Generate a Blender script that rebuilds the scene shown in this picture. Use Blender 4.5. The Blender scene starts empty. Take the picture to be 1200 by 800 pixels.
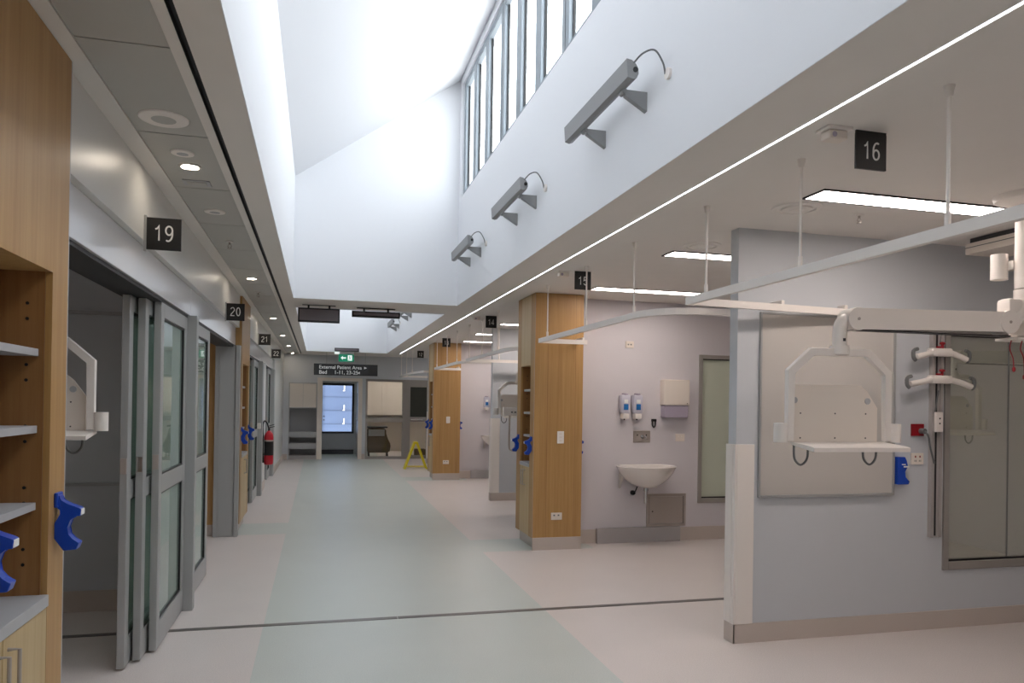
import bpy, bmesh, math, random
from mathutils import Vector, Matrix, Euler
random.seed(7)
PI = math.pi
sc = bpy.context.scene
COL = sc.collection
H = 2.72            # ceiling height

# ------------------------------------------------------------------ materials
def lin(c):
    c = c / 255.0
    return c / 12.92 if c <= 0.04045 else ((c + 0.055) / 1.055) ** 2.4
def rgb(r, g, b): return (lin(r), lin(g), lin(b), 1)
def mat(name, col, rough=0.5, metal=0.0, emit=None, es=0.0, spec=0.5, noise=0.0, nscale=40.0, bump=0.0):
    m = bpy.data.materials.new(name); m.use_nodes = True
    nt = m.node_tree; b = nt.nodes['Principled BSDF']
    b.inputs['Base Color'].default_value = col
    b.inputs['Roughness'].default_value = rough
    b.inputs['Metallic'].default_value = metal
    b.inputs['Specular IOR Level'].default_value = spec
    if emit:
        b.inputs['Emission Color'].default_value = emit; b.inputs['Emission Strength'].default_value = es
    tc = nt.nodes.new('ShaderNodeTexCoord'); n = nt.nodes.new('ShaderNodeTexNoise')
    n.inputs['Scale'].default_value = nscale; n.inputs['Detail'].default_value = 4
    nt.links.new(tc.outputs['Object'], n.inputs['Vector'])
    if noise > 0:
        r = nt.nodes.new('ShaderNodeMapRange'); r.inputs['To Min'].default_value = 1 - noise; r.inputs['To Max'].default_value = 1 + noise
        nt.links.new(n.outputs['Fac'], r.inputs['Value'])
        mx = nt.nodes.new('ShaderNodeVectorMath'); mx.operation = 'SCALE'
        mx.inputs[0].default_value = col[:3]
        nt.links.new(r.outputs['Result'], mx.inputs['Scale']); nt.links.new(mx.outputs[0], b.inputs['Base Color'])
    if bump > 0:
        bp = nt.nodes.new('ShaderNodeBump'); bp.inputs['Strength'].default_value = bump; bp.inputs['Distance'].default_value = 0.002
        nt.links.new(n.outputs['Fac'], bp.inputs['Height']); nt.links.new(bp.outputs['Normal'], b.inputs['Normal'])
    return m
def wood(name, c1, c2, rough=0.42):
    m = bpy.data.materials.new(name); m.use_nodes = True
    nt = m.node_tree; b = nt.nodes['Principled BSDF']; b.inputs['Roughness'].default_value = rough
    tc = nt.nodes.new('ShaderNodeTexCoord'); mp = nt.nodes.new('ShaderNodeMapping')
    mp.inputs['Scale'].default_value = (34, 34, 0.9)
    n = nt.nodes.new('ShaderNodeTexNoise'); n.inputs['Scale'].default_value = 1.4; n.inputs['Detail'].default_value = 6
    n2 = nt.nodes.new('ShaderNodeTexNoise'); n2.inputs['Scale'].default_value = 0.35
    mp2 = nt.nodes.new('ShaderNodeMapping'); mp2.inputs['Scale'].default_value = (120, 120, 4)
    n3 = nt.nodes.new('ShaderNodeTexNoise'); n3.inputs['Scale'].default_value = 2.0
    nt.links.new(tc.outputs['Object'], mp.inputs['Vector']); nt.links.new(mp.outputs[0], n.inputs['Vector'])
    nt.links.new(mp.outputs[0], n2.inputs['Vector'])
    nt.links.new(tc.outputs['Object'], mp2.inputs['Vector']); nt.links.new(mp2.outputs[0], n3.inputs['Vector'])
    a = nt.nodes.new('ShaderNodeMath'); a.operation = 'ADD'
    a2 = nt.nodes.new('ShaderNodeMath'); a2.operation = 'MULTIPLY_ADD'; a2.inputs[1].default_value = 0.5
    nt.links.new(n.outputs['Fac'], a.inputs[0]); nt.links.new(n2.outputs['Fac'], a.inputs[1])
    nt.links.new(n3.outputs['Fac'], a2.inputs[0]); nt.links.new(a.outputs[0], a2.inputs[2])
    r = nt.nodes.new('ShaderNodeMapRange'); r.inputs['From Min'].default_value = 0.85; r.inputs['From Max'].default_value = 1.65
    nt.links.new(a2.outputs[0], r.inputs['Value'])
    cr = nt.nodes.new('ShaderNodeMix'); cr.data_type = 'RGBA'
    cr.inputs['A'].default_value = c1; cr.inputs['B'].default_value = c2
    nt.links.new(r.outputs['Result'], cr.inputs['Factor']); nt.links.new(cr.outputs['Result'], b.inputs['Base Color'])
    return m
def glass(name, tint, refl=0.06, rough=0.02, body=None, bodyfac=0.0):
    m = bpy.data.materials.new(name); m.use_nodes = True
    nt = m.node_tree; nt.nodes.clear()
    out = nt.nodes.new('ShaderNodeOutputMaterial'); t = nt.nodes.new('ShaderNodeBsdfTransparent'); t.inputs['Color'].default_value = tint
    g = nt.nodes.new('ShaderNodeBsdfGlossy'); g.inputs['Roughness'].default_value = rough; g.inputs['Color'].default_value = (1, 1, 1, 1)
    f = nt.nodes.new('ShaderNodeFresnel'); f.inputs['IOR'].default_value = 1.5
    mx = nt.nodes.new('ShaderNodeMixShader')
    src = t
    if body:
        d = nt.nodes.new('ShaderNodeBsdfDiffuse'); d.inputs['Color'].default_value = body
        m2 = nt.nodes.new('ShaderNodeMixShader'); m2.inputs[0].default_value = bodyfac
        nt.links.new(t.outputs[0], m2.inputs[1]); nt.links.new(d.outputs[0], m2.inputs[2]); src = m2
    gm = nt.nodes.new('ShaderNodeNewGeometry'); inv = nt.nodes.new('ShaderNodeMath'); inv.operation = 'SUBTRACT'; inv.inputs[0].default_value = 1
    mul = nt.nodes.new('ShaderNodeMath'); mul.operation = 'MULTIPLY'
    nt.links.new(gm.outputs['Backfacing'], inv.inputs[1]); nt.links.new(inv.outputs[0], mul.inputs[0]); nt.links.new(f.outputs[0], mul.inputs[1])
    nt.links.new(mul.outputs[0], mx.inputs[0]); nt.links.new(src.outputs[0], mx.inputs[1]); nt.links.new(g.outputs[0], mx.inputs[2])
    nt.links.new(mx.outputs[0], out.inputs['Surface'])
    return m
def floor_mat():
    m = bpy.data.materials.new('vinyl_floor'); m.use_nodes = True
    nt = m.node_tree; b = nt.nodes['Principled BSDF']; b.inputs['Roughness'].default_value = 0.33
    b.inputs['Specular IOR Level'].default_value = 0.4
    tc = nt.nodes.new('ShaderNodeTexCoord'); sp = nt.nodes.new('ShaderNodeSeparateXYZ')
    nt.links.new(tc.outputs['Object'], sp.inputs[0])
    def M(op, a, bb=None, c=None):
        n = nt.nodes.new('ShaderNodeMath'); n.operation = op
        for i, v in enumerate((a, bb, c)):
            if v is None: continue
            if isinstance(v, (int, float)): n.inputs[i].default_value = v
            else: nt.links.new(v, n.inputs[i])
        return n.outputs[0]
    x, y = sp.outputs[0], sp.outputs[1]
    def rect(x0, x1, y0, y1):
        r = M('MULTIPLY', M('GREATER_THAN', x, x0), M('LESS_THAN', x, x1))
        return M('MULTIPLY', r, M('MULTIPLY', M('GREATER_THAN', y, y0), M('LESS_THAN', y, y1)))
    g = rect(-0.34, 1.67, -5, 30)
    for r in ((1.6, 2.9, 7.52, 8.2), (1.6, 2.9, 14.5, 15.2), (-1.1, -0.3, 8.95, 9.75), (-1.1, -0.3, 1.9, 2.7)):
        g = M('MAXIMUM', g, rect(*r))
    n1 = nt.nodes.new('ShaderNodeTexNoise'); n1.inputs['Scale'].default_value = 160; n1.inputs['Detail'].default_value = 2
    n2 = nt.nodes.new('ShaderNodeTexNoise'); n2.inputs['Scale'].default_value = 2.2; n2.inputs['Detail'].default_value = 3
    nt.links.new(tc.outputs['Object'], n1.inputs[0]); nt.links.new(tc.outputs['Object'], n2.inputs[0])
    v = M('ADD', M('MULTIPLY_ADD', n1.outputs['Fac'], 0.5, 0.75), M('MULTIPLY_ADD', n2.outputs['Fac'], 0.08, -0.04))
    mx = nt.nodes.new('ShaderNodeMix'); mx.data_type = 'RGBA'
    mx.inputs['A'].default_value = rgb(220, 211, 206); mx.inputs['B'].default_value = rgb(202, 207, 201)
    nt.links.new(g, mx.inputs['Factor'])
    sc_ = nt.nodes.new('ShaderNodeVectorMath'); sc_.operation = 'SCALE'
    nt.links.new(mx.outputs['Result'], sc_.inputs[0]); nt.links.new(v, sc_.inputs['Scale'])
    nt.links.new(sc_.outputs[0], b.inputs['Base Color'])
    return m
M = {}
M['floor'] = floor_mat()
M['white'] = mat('white_plaster', rgb(238, 239, 242), 0.7, bump=0.03, nscale=90)
M['ceil'] = mat('ceiling_paint', rgb(232, 227, 221), 0.8, noise=0.02, nscale=6)
M['tile'] = mat('ceiling_metal_tile', rgb(188, 186, 180), 0.55, noise=0.02, nscale=8)
M['wall_grey'] = mat('grey_wall_paint', rgb(203, 206, 210), 0.65, noise=0.015, nscale=5)
M['wall_mauve'] = mat('warm_grey_wall_paint', rgb(216, 211, 214), 0.65, noise=0.015, nscale=5)
M['bulk'] = mat('bulkhead_paint', rgb(220, 219, 215), 0.35, noise=0.01)
M['fascia'] = mat('gloss_white_fascia', rgb(226, 226, 228), 0.12)
M['skirt'] = mat('beige_vinyl_skirting', rgb(200, 188, 179), 0.45, noise=0.05, nscale=150)
M['skirt_grey'] = mat('grey_vinyl_skirting', rgb(180, 175, 174), 0.45, noise=0.05, nscale=150)
M['alu'] = mat('anodised_aluminium', rgb(172, 173, 172), 0.4, 0.25)
M['alu_light'] = mat('pale_rail_metal', rgb(178, 173, 170), 0.4, 0.1)
M['alu_dark'] = mat('dark_track', rgb(45, 45, 46), 0.5, 0.3)
M['frame'] = mat('window_frame_grey', rgb(142, 151, 158), 0.5)
M['frame2'] = mat('steel_window_frame', rgb(160, 155, 149), 0.45, 0.2)
M['wood'] = wood('beech_veneer', rgb(192, 152, 98), rgb(170, 128, 74))
M['wood_pale'] = wood('pale_beech_veneer', rgb(204, 180, 136), rgb(188, 160, 112))
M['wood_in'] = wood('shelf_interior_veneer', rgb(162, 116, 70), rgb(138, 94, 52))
M['lam'] = mat('grey_laminate', rgb(178, 178, 180), 0.4, noise=0.02)
M['white_metal'] = mat('white_powder_coat', rgb(240, 233, 226), 0.35)
M['cream'] = mat('cream_plastic', rgb(232, 222, 211), 0.4)
M['ceramic'] = mat('white_ceramic', rgb(232, 226, 220), 0.1)
M['chrome'] = mat('chrome', rgb(210, 210, 210), 0.12, 1.0)
M['steel'] = mat('brushed_stainless', rgb(184, 174, 166), 0.35, 0.45, noise=0.04, nscale=60)
M['lamp_grey'] = mat('grey_luminaire_housing', rgb(150, 150, 150), 0.5, 0.15)
M['black'] = mat('black_plastic', rgb(24, 23, 24), 0.4)
M['signblack'] = mat('black_sign_face', rgb(30, 29, 29), 0.45)
M['screen'] = mat('dull_grey_screen', rgb(112, 102, 106), 0.3)
M['letters'] = mat('white_lettering', rgb(238, 238, 234), 0.5)
M['blue'] = mat('blue_plastic', rgb(18, 68, 176), 0.32)
M['red'] = mat('red_enamel', rgb(190, 14, 38), 0.3)
M['redp'] = mat('red_plastic', rgb(150, 18, 30), 0.4)
M['yellow'] = mat('yellow_plastic', rgb(232, 214, 40), 0.45)
M['green'] = mat('exit_green', rgb(8, 120, 88), 0.4, emit=rgb(8, 120, 88), es=0.35)
M['exitw'] = mat('exit_white', rgb(235, 245, 240), 0.4, emit=rgb(235, 245, 240), es=0.5)
M['hose'] = mat('black_rubber', rgb(20, 20, 20), 0.6)
M['greycable'] = mat('grey_cable', rgb(110, 112, 112), 0.5)
M['brown'] = mat('brown_cover_cloth', rgb(98, 82, 60), 0.9, noise=0.2, nscale=14, bump=0.4)
M['bluelabel'] = mat('blue_label', rgb(30, 110, 180), 0.4)
M['board'] = mat('whiteboard_face', rgb(200, 195, 189), 0.22)
M['clearp'] = mat('mauve_translucent_plastic', rgb(176, 166, 182), 0.25)
M['dispenser'] = mat('pale_dispenser_plastic', rgb(206, 204, 216), 0.25)
M['glass'] = glass('clear_window_glass', (0.93, 0.96, 0.95, 1))
M['gglass'] = glass('greenish_door_glass', (0.78, 0.86, 0.82, 1), body=rgb(200, 220, 210), bodyfac=0.32)
M['bglass'] = glass('bay_window_glass', (0.90, 0.92, 0.88, 1), body=rgb(220, 221, 208), bodyfac=0.16)
M['fglass'] = glass('frosted_bay_glass', (0.92, 0.94, 0.88, 1), body=rgb(226, 232, 214), bodyfac=0.72)
M['sglass'] = glass('clerestory_glass', (0.97, 0.985, 1, 1))
M['dglass'] = mat('dark_door_glass', rgb(66, 68, 62), 0.25)
M['led'] = mat('led_strip_light', rgb(255, 255, 255), 0.5, emit=rgb(236, 240, 255), es=5.0)
M['lum'] = mat('luminaire_diffuser', rgb(255, 255, 255), 0.5, emit=rgb(255, 241, 234), es=13.0)
M['down'] = mat('downlight_lamp', rgb(255, 255, 255), 0.5, emit=rgb(255, 240, 220), es=55.0)
M['outwall'] = mat('pale_cladding', rgb(92, 106, 140), 0.6, noise=0.05, nscale=3)
M['joint'] = mat('cladding_joint', rgb(66, 76, 104), 0.7)
M['lino_dark'] = mat('dark_kick_panel', rgb(70, 70, 72), 0.5)
M['jointsteel'] = mat('expansion_joint_metal', rgb(120, 115, 112), 0.35, 0.5, noise=0.3, nscale=3)

# ------------------------------------------------------------------ mesh helpers
def B(): return bmesh.new()
def box(bm, x0, x1, y0, y1, z0, z1, bev=0.0, rot=None, piv=None):
    if x0 > x1: x0, x1 = x1, x0
    if y0 > y1: y0, y1 = y1, y0
    if z0 > z1: z0, z1 = z1, z0
    r = bmesh.ops.create_cube(bm, size=1); vs = r['verts']
    for v in vs:
        v.co = Vector(((x0 + x1) / 2 + v.co.x * (x1 - x0), (y0 + y1) / 2 + v.co.y * (y1 - y0), (z0 + z1) / 2 + v.co.z * (z1 - z0)))
    if bev > 0:
        es = list({e for v in vs for e in v.link_edges})
        rr = bmesh.ops.bevel(bm, geom=es, offset=bev, segments=2, affect='EDGES', profile=0.5)
        vs = list({v for f in rr['faces'] for v in f.verts} | {v for v in vs if v.is_valid})
    if rot is not None:
        bmesh.ops.rotate(bm, verts=[v for v in vs if v.is_valid], cent=piv or (0, 0, 0), matrix=rot)
    return vs
def cyl(bm, p0, p1, r0, r1=None, seg=20, caps=True):
    p0, p1 = Vector(p0), Vector(p1); d = p1 - p0; L = d.length
    if r1 is None: r1 = r0
    q = Vector((0, 0, 1)).rotation_difference(d.normalized()).to_matrix().to_4x4()
    mt = Matrix.Translation((p0 + p1) / 2) @ q
    return bmesh.ops.create_cone(bm, cap_ends=caps, segments=seg, radius1=r0, radius2=r1, depth=L, matrix=mt)['verts']
def sph(bm, c, r, sx=1, sy=1, sz=1, u=16, v=10):
    mt = Matrix.Translation(c) @ Matrix.Diagonal((sx, sy, sz, 1))
    return bmesh.ops.create_uvsphere(bm, u_segments=u, v_segments=v, radius=r, matrix=mt)['verts']
def lathe(bm, prof, c=(0, 0, 0), seg=24, sx=1, sy=1):
    rings = []
    for (r, z) in prof:
        rings.append([bm.verts.new((c[0] + r * math.cos(2 * PI * k / seg) * sx, c[1] + r * math.sin(2 * PI * k / seg) * sy, c[2] + z)) for k in range(seg)])
    for a, b in zip(rings, rings[1:]):
        for k in range(seg):
            bm.faces.new((a[k], a[(k + 1) % seg], b[(k + 1) % seg], b[k]))
    for rg, fl in ((rings[0], True), (rings[-1], False)):
        try:
            bm.faces.new(rg[::-1] if fl else rg)
        except ValueError: pass
def prism(bm, pts, axis, a0, a1):
    """extrude a 2D outline along axis ('x': pts=(y,z), 'y': pts=(x,z), 'z': pts=(x,y))"""
    def P(p, a):
        if axis == 'x': return (a, p[0], p[1])
        if axis == 'y': return (p[0], a, p[1])
        return (p[0], p[1], a)
    v0 = [bm.verts.new(P(p, a0)) for p in pts]; v1 = [bm.verts.new(P(p, a1)) for p in pts]
    n = len(pts)
    for k in range(n): bm.faces.new((v0[k], v0[(k + 1) % n], v1[(k + 1) % n], v1[k]))
    bm.faces.new(v0[::-1]); bm.faces.new(v1)
def tube(bm, pts, r, seg=10, smooth_n=0):
    pts = [Vector(p) for p in pts]
    if smooth_n:
        out = []
        for i in range(len(pts) - 1):
            p0 = pts[max(i - 1, 0)]; p1 = pts[i]; p2 = pts[i + 1]; p3 = pts[min(i + 2, len(pts) - 1)]
            for k in range(smooth_n):
                t = k / smooth_n
                out.append(0.5 * ((2 * p1) + (p2 - p0) * t + (2 * p0 - 5 * p1 + 4 * p2 - p3) * t * t + (-p0 + 3 * p1 - 3 * p2 + p3) * t ** 3))
        out.append(pts[-1]); pts = out
    rings = []; up = None
    for i, p in enumerate(pts):
        d = (pts[min(i + 1, len(pts) - 1)] - pts[max(i - 1, 0)]).normalized()
        if up is None: up = Vector((0, 0, 1)) if abs(d.z) < 0.9 else Vector((1, 0, 0))
        s = d.cross(up).normalized(); up = s.cross(d).normalized()
        rings.append([bm.verts.new(p + (s * math.cos(2 * PI * k / seg) + up * math.sin(2 * PI * k / seg)) * r) for k in range(seg)])
    for a, b in zip(rings, rings[1:]):
        for k in range(seg): bm.faces.new((a[k], a[(k + 1) % seg], b[(k + 1) % seg], b[k]))
    bm.faces.new(rings[0][::-1]); bm.faces.new(rings[-1])
def band(bm, pts, w, h, z):
    """rectangular section bar swept along a 2D path in the xy plane, its centre height z"""
    pts = [Vector((p[0], p[1], 0)) for p in pts]; rings = []
    n = len(pts)
    for i, p in enumerate(pts):
        a = (p - pts[i - 1]).normalized() if i > 0 else (pts[1] - p).normalized()
        b = (pts[i + 1] - p).normalized() if i < n - 1 else a
        t = (a + b).normalized(); s = Vector((-t.y, t.x, 0)); k = 1 / max(0.5, s.dot(Vector((-a.y, a.x, 0))))
        rings.append([bm.verts.new(p + s * (sx * w / 2 * k) + Vector((0, 0, z + sz * h / 2))) for sx, sz in ((-1, -1), (1, -1), (1, 1), (-1, 1))])
    for a, b in zip(rings, rings[1:]):
        for k in range(4): bm.faces.new((a[k], a[(k + 1) % 4], b[(k + 1) % 4], b[k]))
    bm.faces.new(rings[0][::-1]); bm.faces.new(rings[-1])
def obj(name, bm, m, parent=None, smooth=False, loc=None):
    bmesh.ops.recalc_face_normals(bm, faces=bm.faces[:])
    me = bpy.data.meshes.new(name); bm.to_mesh(me); bm.free()
    mats = m if isinstance(m, (list, tuple)) else [m]
    for q in mats: me.materials.append(M[q] if isinstance(q, str) else q)
    if smooth:
        for p in me.polygons: p.use_smooth = True
        me.set_sharp_from_angle(angle=math.radians(35))
    o = bpy.data.objects.new(name, me); COL.objects.link(o)
    if parent is not None: o.parent = parent
    if loc is not None: o.location = loc
    return o
def tag(o, label, cat, group=None):
    o['label'] = label; o['category'] = cat
    if group: o['group'] = group
    return o
def thing(name, label, cat, loc=(0, 0, 0), rz=0, group=None):
    o = bpy.data.objects.new(name, None); COL.objects.link(o); o.location = loc; o.rotation_euler = (0, 0, rz)
    o.empty_display_size = 0.1
    return tag(o, label, cat, group)
def struct(name, bm, m, parent=None):
    o = obj(name, bm, m, parent)
    if parent is None: o['kind'] = 'structure'
    return o
def sroot(name, loc=(0, 0, 0)):
    o = bpy.data.objects.new(name, None); COL.objects.link(o); o.location = loc; o['kind'] = 'structure'; o.empty_display_size = 0.1
    return o
def kids(o): return [c for c in bpy.data.objects if c.parent == o]
def dup(root, loc, rz=None, label=None, group=None):
    def cp(o, parent):
        c = o.copy(); COL.objects.link(c); c.parent = parent
        for k in kids(o): cp(k, c)
        return c
    r = cp(root, None); r.location = loc
    if rz is not None: r.rotation_euler = (0, 0, rz)
    if label: r['label'] = label
    if group: r['group'] = group
    return r
def text(name, s, size, m, parent, loc, rot, align='CENTER', ext=0.0008, bold=0.0):
    cu = bpy.data.curves.new(name, 'FONT'); cu.body = s; cu.size = size; cu.align_x = align; cu.align_y = 'CENTER'; cu.extrude = ext; cu.offset = bold
    t = bpy.data.objects.new(name + '_tmp', cu); COL.objects.link(t)
    bpy.context.view_layer.update()
    me = bpy.data.meshes.new_from_object(t.evaluated_get(bpy.context.evaluated_depsgraph_get()))
    bpy.data.objects.remove(t); bpy.data.curves.remove(cu)
    me.materials.clear(); me.materials.append(M[m]); me.name = name
    o = bpy.data.objects.new(name, me); COL.objects.link(o); o.parent = parent; o.location = loc; o.rotation_euler = rot
    return o
FACE = (PI / 2, 0, 0)      # text readable by someone looking along +y

# ================================================================== SHELL
def S(name, m, *boxes):
    bm = B()
    for b in boxes: box(bm, *b)
    return struct(name, bm, m)
XR = 7.2; XL = -4.6; Y0 = -3.5; YF = 20.0
S('floor', 'floor', (XL - .1, XR + .1, Y0 - .1, 24.5, -0.1, 0))
# ceiling, right of the skylights and the beams between them
S('ceiling', 'ceil',
  (1.62, 1.932, Y0, YF + .1, H, H + .12), (1.948, XR + .1, Y0, YF + .1, H, H + .12), (1.932, 1.948, Y0, 1.2, H, H + .12), (1.932, 1.948, 18.6, YF + .1, H, H + .12),
  (1.932, 1.948, 1.2, 18.6, H + .02, H + .12),
  (-0.30, 1.62, 8.93, 9.76, H, H + .12), (-0.30, 1.62, 18.55, YF + .1, H, H + .12), (-0.30, 1.62, Y0 - .1, -3.0, H, H + .12),
  (-0.435, -0.30, Y0, YF + .1, H, H + .12), (-0.50, -0.46, Y0, YF + .1, H, H + .12),
  (-0.88, -0.795, Y0, YF + .1, H, H + .12), (XL, -1.0, Y0, YF + .1, H, H + .12))
S('trim_16', 'alu_dark', (-0.46, -0.435, Y0, YF + .1, H + .03, H + .12), (-0.4602, -0.459, Y0, YF, H + .001, H + .03), (-0.436, -0.4348, Y0, YF, H + .001, H + .03))
# recessed metal pan tiles over the left walkway
bm = B(); y = Y0
ys = [2.71 + 0.885 * k for k in range(-7, 20)]
for a, b in zip(ys, ys[1:]): box(bm, -0.793, -0.502, a + .004, b - .004, H + .006, H + .05)
box(bm, -0.793, -0.502, ys[0], YF + .1, H + .05, H + .12)
struct('ceiling', bm, 'tile')
# skylight wells
def well(y0, y1, tagn):
    # left wall, right wall under the clerestory, right wall head, end walls, sloping soffit
    zt_l, zt_r = 4.13, 5.47
    S('wall_skylight_left', 'white', (-0.42, -0.30, y0, y1, H + .12, zt_l + .3))
    S('wall_skylight_right', 'white', (1.62, 1.76, y0, y1, H + .12, 4.0), (1.62, 1.76, y0, y1, 5.36, 5.75), (1.62, 1.76, y1 - .18, y1, 4.0, 5.36))
    pts = [(-0.42, H + .12), (1.76, H + .12), (1.76, 5.75), (-0.42, 4.45)]
    for n, a, b in (('wall_skylight_end', y1, y1 + .12), ('wall_skylight_near', y0 - .12, y0)):
        bm = B(); prism(bm, pts, 'y', a, b); struct(n, bm, 'white')
    bm = B(); prism(bm, [(-0.30, zt_l), (1.62, zt_r), (1.62, zt_r + .14), (-0.30, zt_l + .14)], 'y', y0, y1)
    struct('ceiling', bm, 'white')
    S('trim_lining', 'white', (-0.42, -0.297, y0, y1, H + .001, H + .13), (1.617, 1.76, y0, y1, H + .001, H + .13), (-0.297, 1.617, y1 - .003, y1 + .1, H + .001, H + .13), (-0.297, 1.617, y0 - .1, y0 + .003, H + .001, H + .13))
    # clerestory: one window per bay between mullions
    root = None; k = 0; yb = y1 - .28
    while yb - .60 > y0:
        w = .60 if k % 3 != 2 else .68
        n = 'window_%d' % (tagn + k)
        r = sroot(n, (1.69, yb, 4.0)); L = w
        f = B()
        box(f, -.05, .0, -L, -L + .15, 0, 1.36, .004)
        box(f, -.05, .0, -L + .15, 0, 0, .05, .004); box(f, -.05, .0, -L + .15, 0, 1.29, 1.36, .004)
        if k == 0: box(f, -.05, 0, 0, .10, 0, 1.36, .004)
        obj('window_frame', f, 'frame', r)
        g = B(); box(g, -.012, -.004, -L + .155, -.004, .055, 1.285); obj('pane', g, 'sglass', r)
        q = B(); box(q, -.02, 0.0, -.012, 0, .05, 1.29); obj('gasket', q, 'black', r)
        if k % 3 == 2:
            q = B(); box(q, -.052, -.05, -L + .07, -L + .076, 0, 1.36); obj('joint', q, 'alu_dark', r)
        yb -= w; k += 1
    S('wall_skylight_right', 'white', (1.62, 1.76, y0, yb, 4.0, 5.36))
well(-3.0, 8.93, 1); well(9.76 + .12, 18.55, 41)

# outer walls
S('wall_back', 'wall_grey', (XL, XR, Y0 - .1, Y0, 0, H + .1))
S('wall_right', 'wall_mauve', (XR, XR + .1, Y0, YF + .1, 0, H + .1))
S('wall_rooms', 'wall_grey', (XL - .1, XL, Y0, YF + .1, 0, H + .1))
# left corridor bulkhead
S('wall_left', 'bulk', (-1.0, -0.88, Y0, YF, 2.355, H + .12), (-1.0, -0.88, 16.0, YF, 0, 2.355), (-1.0, -0.90, 12.72, 13.75, 0, 2.15), (-1.0, -0.90, Y0, 1.86, 0, 2.15))
fb = B()
for a, b in ((Y0, 5.86), (5.864, 8.9), (9.95, 12.6), (12.604, 15.99)):
    box(fb, -0.99, -0.915, a, b, 2.15, 2.355, .003)
struct('trim_1', fb, 'fascia')
S('trim_2', 'alu_dark', *[(-1.11, -0.93, a, b, 2.13, 2.149) for a, b in ((2.9, 8.84), (9.96, 12.7), (13.76, 15.98))])
# partitions of the left rooms
S('wall_left_rooms', 'wall_grey', *[(XL, -1.14 if a not in (1.9, 9.02) else -1.36, a, a + .1, 0, H) for a in (1.9, 5.96, 9.02, 12.75, 15.9)])
S('baseboard_left_rooms', 'skirt', *[(XL, -1.15 if a != 9.02 else -1.36, a - .012, a, 0, .15) for a in (5.96, 9.02, 12.75, 15.9)])
S('trim_3', 'lam', (XL, -1.15, 5.93, 5.96, 0.905, 0.925), (XL, -1.15, 5.93, 5.96, 2.14, 2.165))
S('baseboard_left', 'skirt', (-0.88, -0.868, 16.0, YF, 0, .14), (-0.90, -0.888, 12.72, 13.75, 0, .14))
# expansion joint across the floor
S('trim_4', 'jointsteel', (XL, 0.57, 5.325, 5.378, 0, .003), (0.575, XR, 5.325, 5.378, 0, .003))

# bay partitions and basin walls on the right (repeat every 7.08 m)
PER = 7.08
def wall_with_window(name, x0, x1, y0, y1, wx0, wx1, wz0, wz1, m):
    S(name, m, (x0, wx0, y0, y1, 0, H), (wx1, x1, y0, y1, 0, H), (wx0, wx1, y0, y1, 0, wz0), (wx0, wx1, y0, y1, wz1, H))
WN = [81]
def bay_window(x0, x1, yf, th, z0, z1, mull=None, gm='bglass'):
    r = sroot('window_%d' % WN[0], (x0, yf, z0)); WN[0] += 1
    w, h = x1 - x0, z1 - z0; f = B()
    box(f, 0, .045, -.015, th + .015, 0, h, .003); box(f, w - .045, w, -.015, th + .015, 0, h, .003)
    box(f, .045, w - .045, -.015, th + .015, 0, .055, .003); box(f, .045, w - .045, -.015, th + .015, h - .045, h, .003)
    obj('window_frame', f, 'frame2', r)
    g = B(); box(g, .045, w - .045, .03, .038, .055, h - .045); obj('pane', g, gm, r)
    s = B(); box(s, .045, w - .045, .015, .03, .055, .068); box(s, .045, w - .045, .015, .03, h - .057, h - .045); obj('seal', s, 'black', r)
    if mull:
        q = B(); box(q, mull, mull + .006, .022, .03, .068, h - .057); obj('glass_joint', q, 'greycable', r)
for k in range(3):
    o = PER * k
    if 4.34 + o < 19:
        wall_with_window('wall_partition', 2.65, XR, 4.336 + o, 4.43 + o, 4.30, 6.6, .41, 2.13, 'wall_grey')
        bay_window(4.30, 6.6, 4.336 + o, .094, .41, 2.13, .60)
        S('baseboard_partition', 'skirt', (2.642, XR, 4.326 + o, 4.336 + o, 0, .125), (2.642, XR, 4.43 + o, 4.44 + o, 0, .125), (2.64, 2.65, 4.326 + o, 4.44 + o, 0, .125))
        g = B(); box(g, 2.638, 2.65, 4.324 + o, 4.442 + o, .125, 1.30, .003); box(g, 2.65, 2.78, 4.322 + o, 4.336 + o, .125, 1.30, .003); box(g, 2.65, 2.78, 4.43 + o, 4.444 + o, .125, 1.30, .003)
        box(g, 2.634, 2.638, 4.355 + o, 4.36 + o, .127, 1.298)
        struct('trim_%d' % (5 + k), g, 'white_metal')
    if k < 2:
        wall_with_window('wall_basin', 2.70, XR, 7.80 + o, 7.90 + o, 4.27, 5.7, .42, 2.14, 'wall_mauve')
        bay_window(4.27, 5.7, 7.80 + o, .1, .42, 2.14, None, 'fglass')
        S('baseboard_basin', 'skirt', (2.745, XR, 7.788 + o, 7.80 + o, 0, .15), (2.745, XR, 7.90 + o, 7.91 + o, 0, .15))
        S('trim_%d' % (10 + k), 'skirt_grey', (3.02, 4.03, 7.74 + o, 7.788 + o, 0, .165))

# far wall with its openings
S('wall_far', 'wall_grey',
  (-1.0, -0.74, YF, YF + .1, 0, H), (-0.74, -0.03, YF, YF + .1, 1.99, H), (-0.03, 0.09, YF, YF + .1, 0, H),
  (0.09, 1.03, YF, YF + .1, 2.13, H), (1.03, 1.21, YF, YF + .1, 0, H), (1.21, 2.93, YF, YF + .1, 2.12, H), (2.93, XR, YF, YF + .1, 0, H))
S('baseboard_far', 'skirt', (-0.88, -0.76, YF - .012, YF, 0, .14), (1.10, 1.20, YF - .012, YF, 0, .14), (2.95, XR, YF - .012, YF, 0, .14))
S('trim_14', 'cream', (-0.03, .10, YF - .02, YF + .11, 0, 2.13), (1.02, 1.12, YF - .02, YF + .11, 0, 2.13), (.10, 1.02, YF - .02, YF + .11, 2.05, 2.13))
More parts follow.
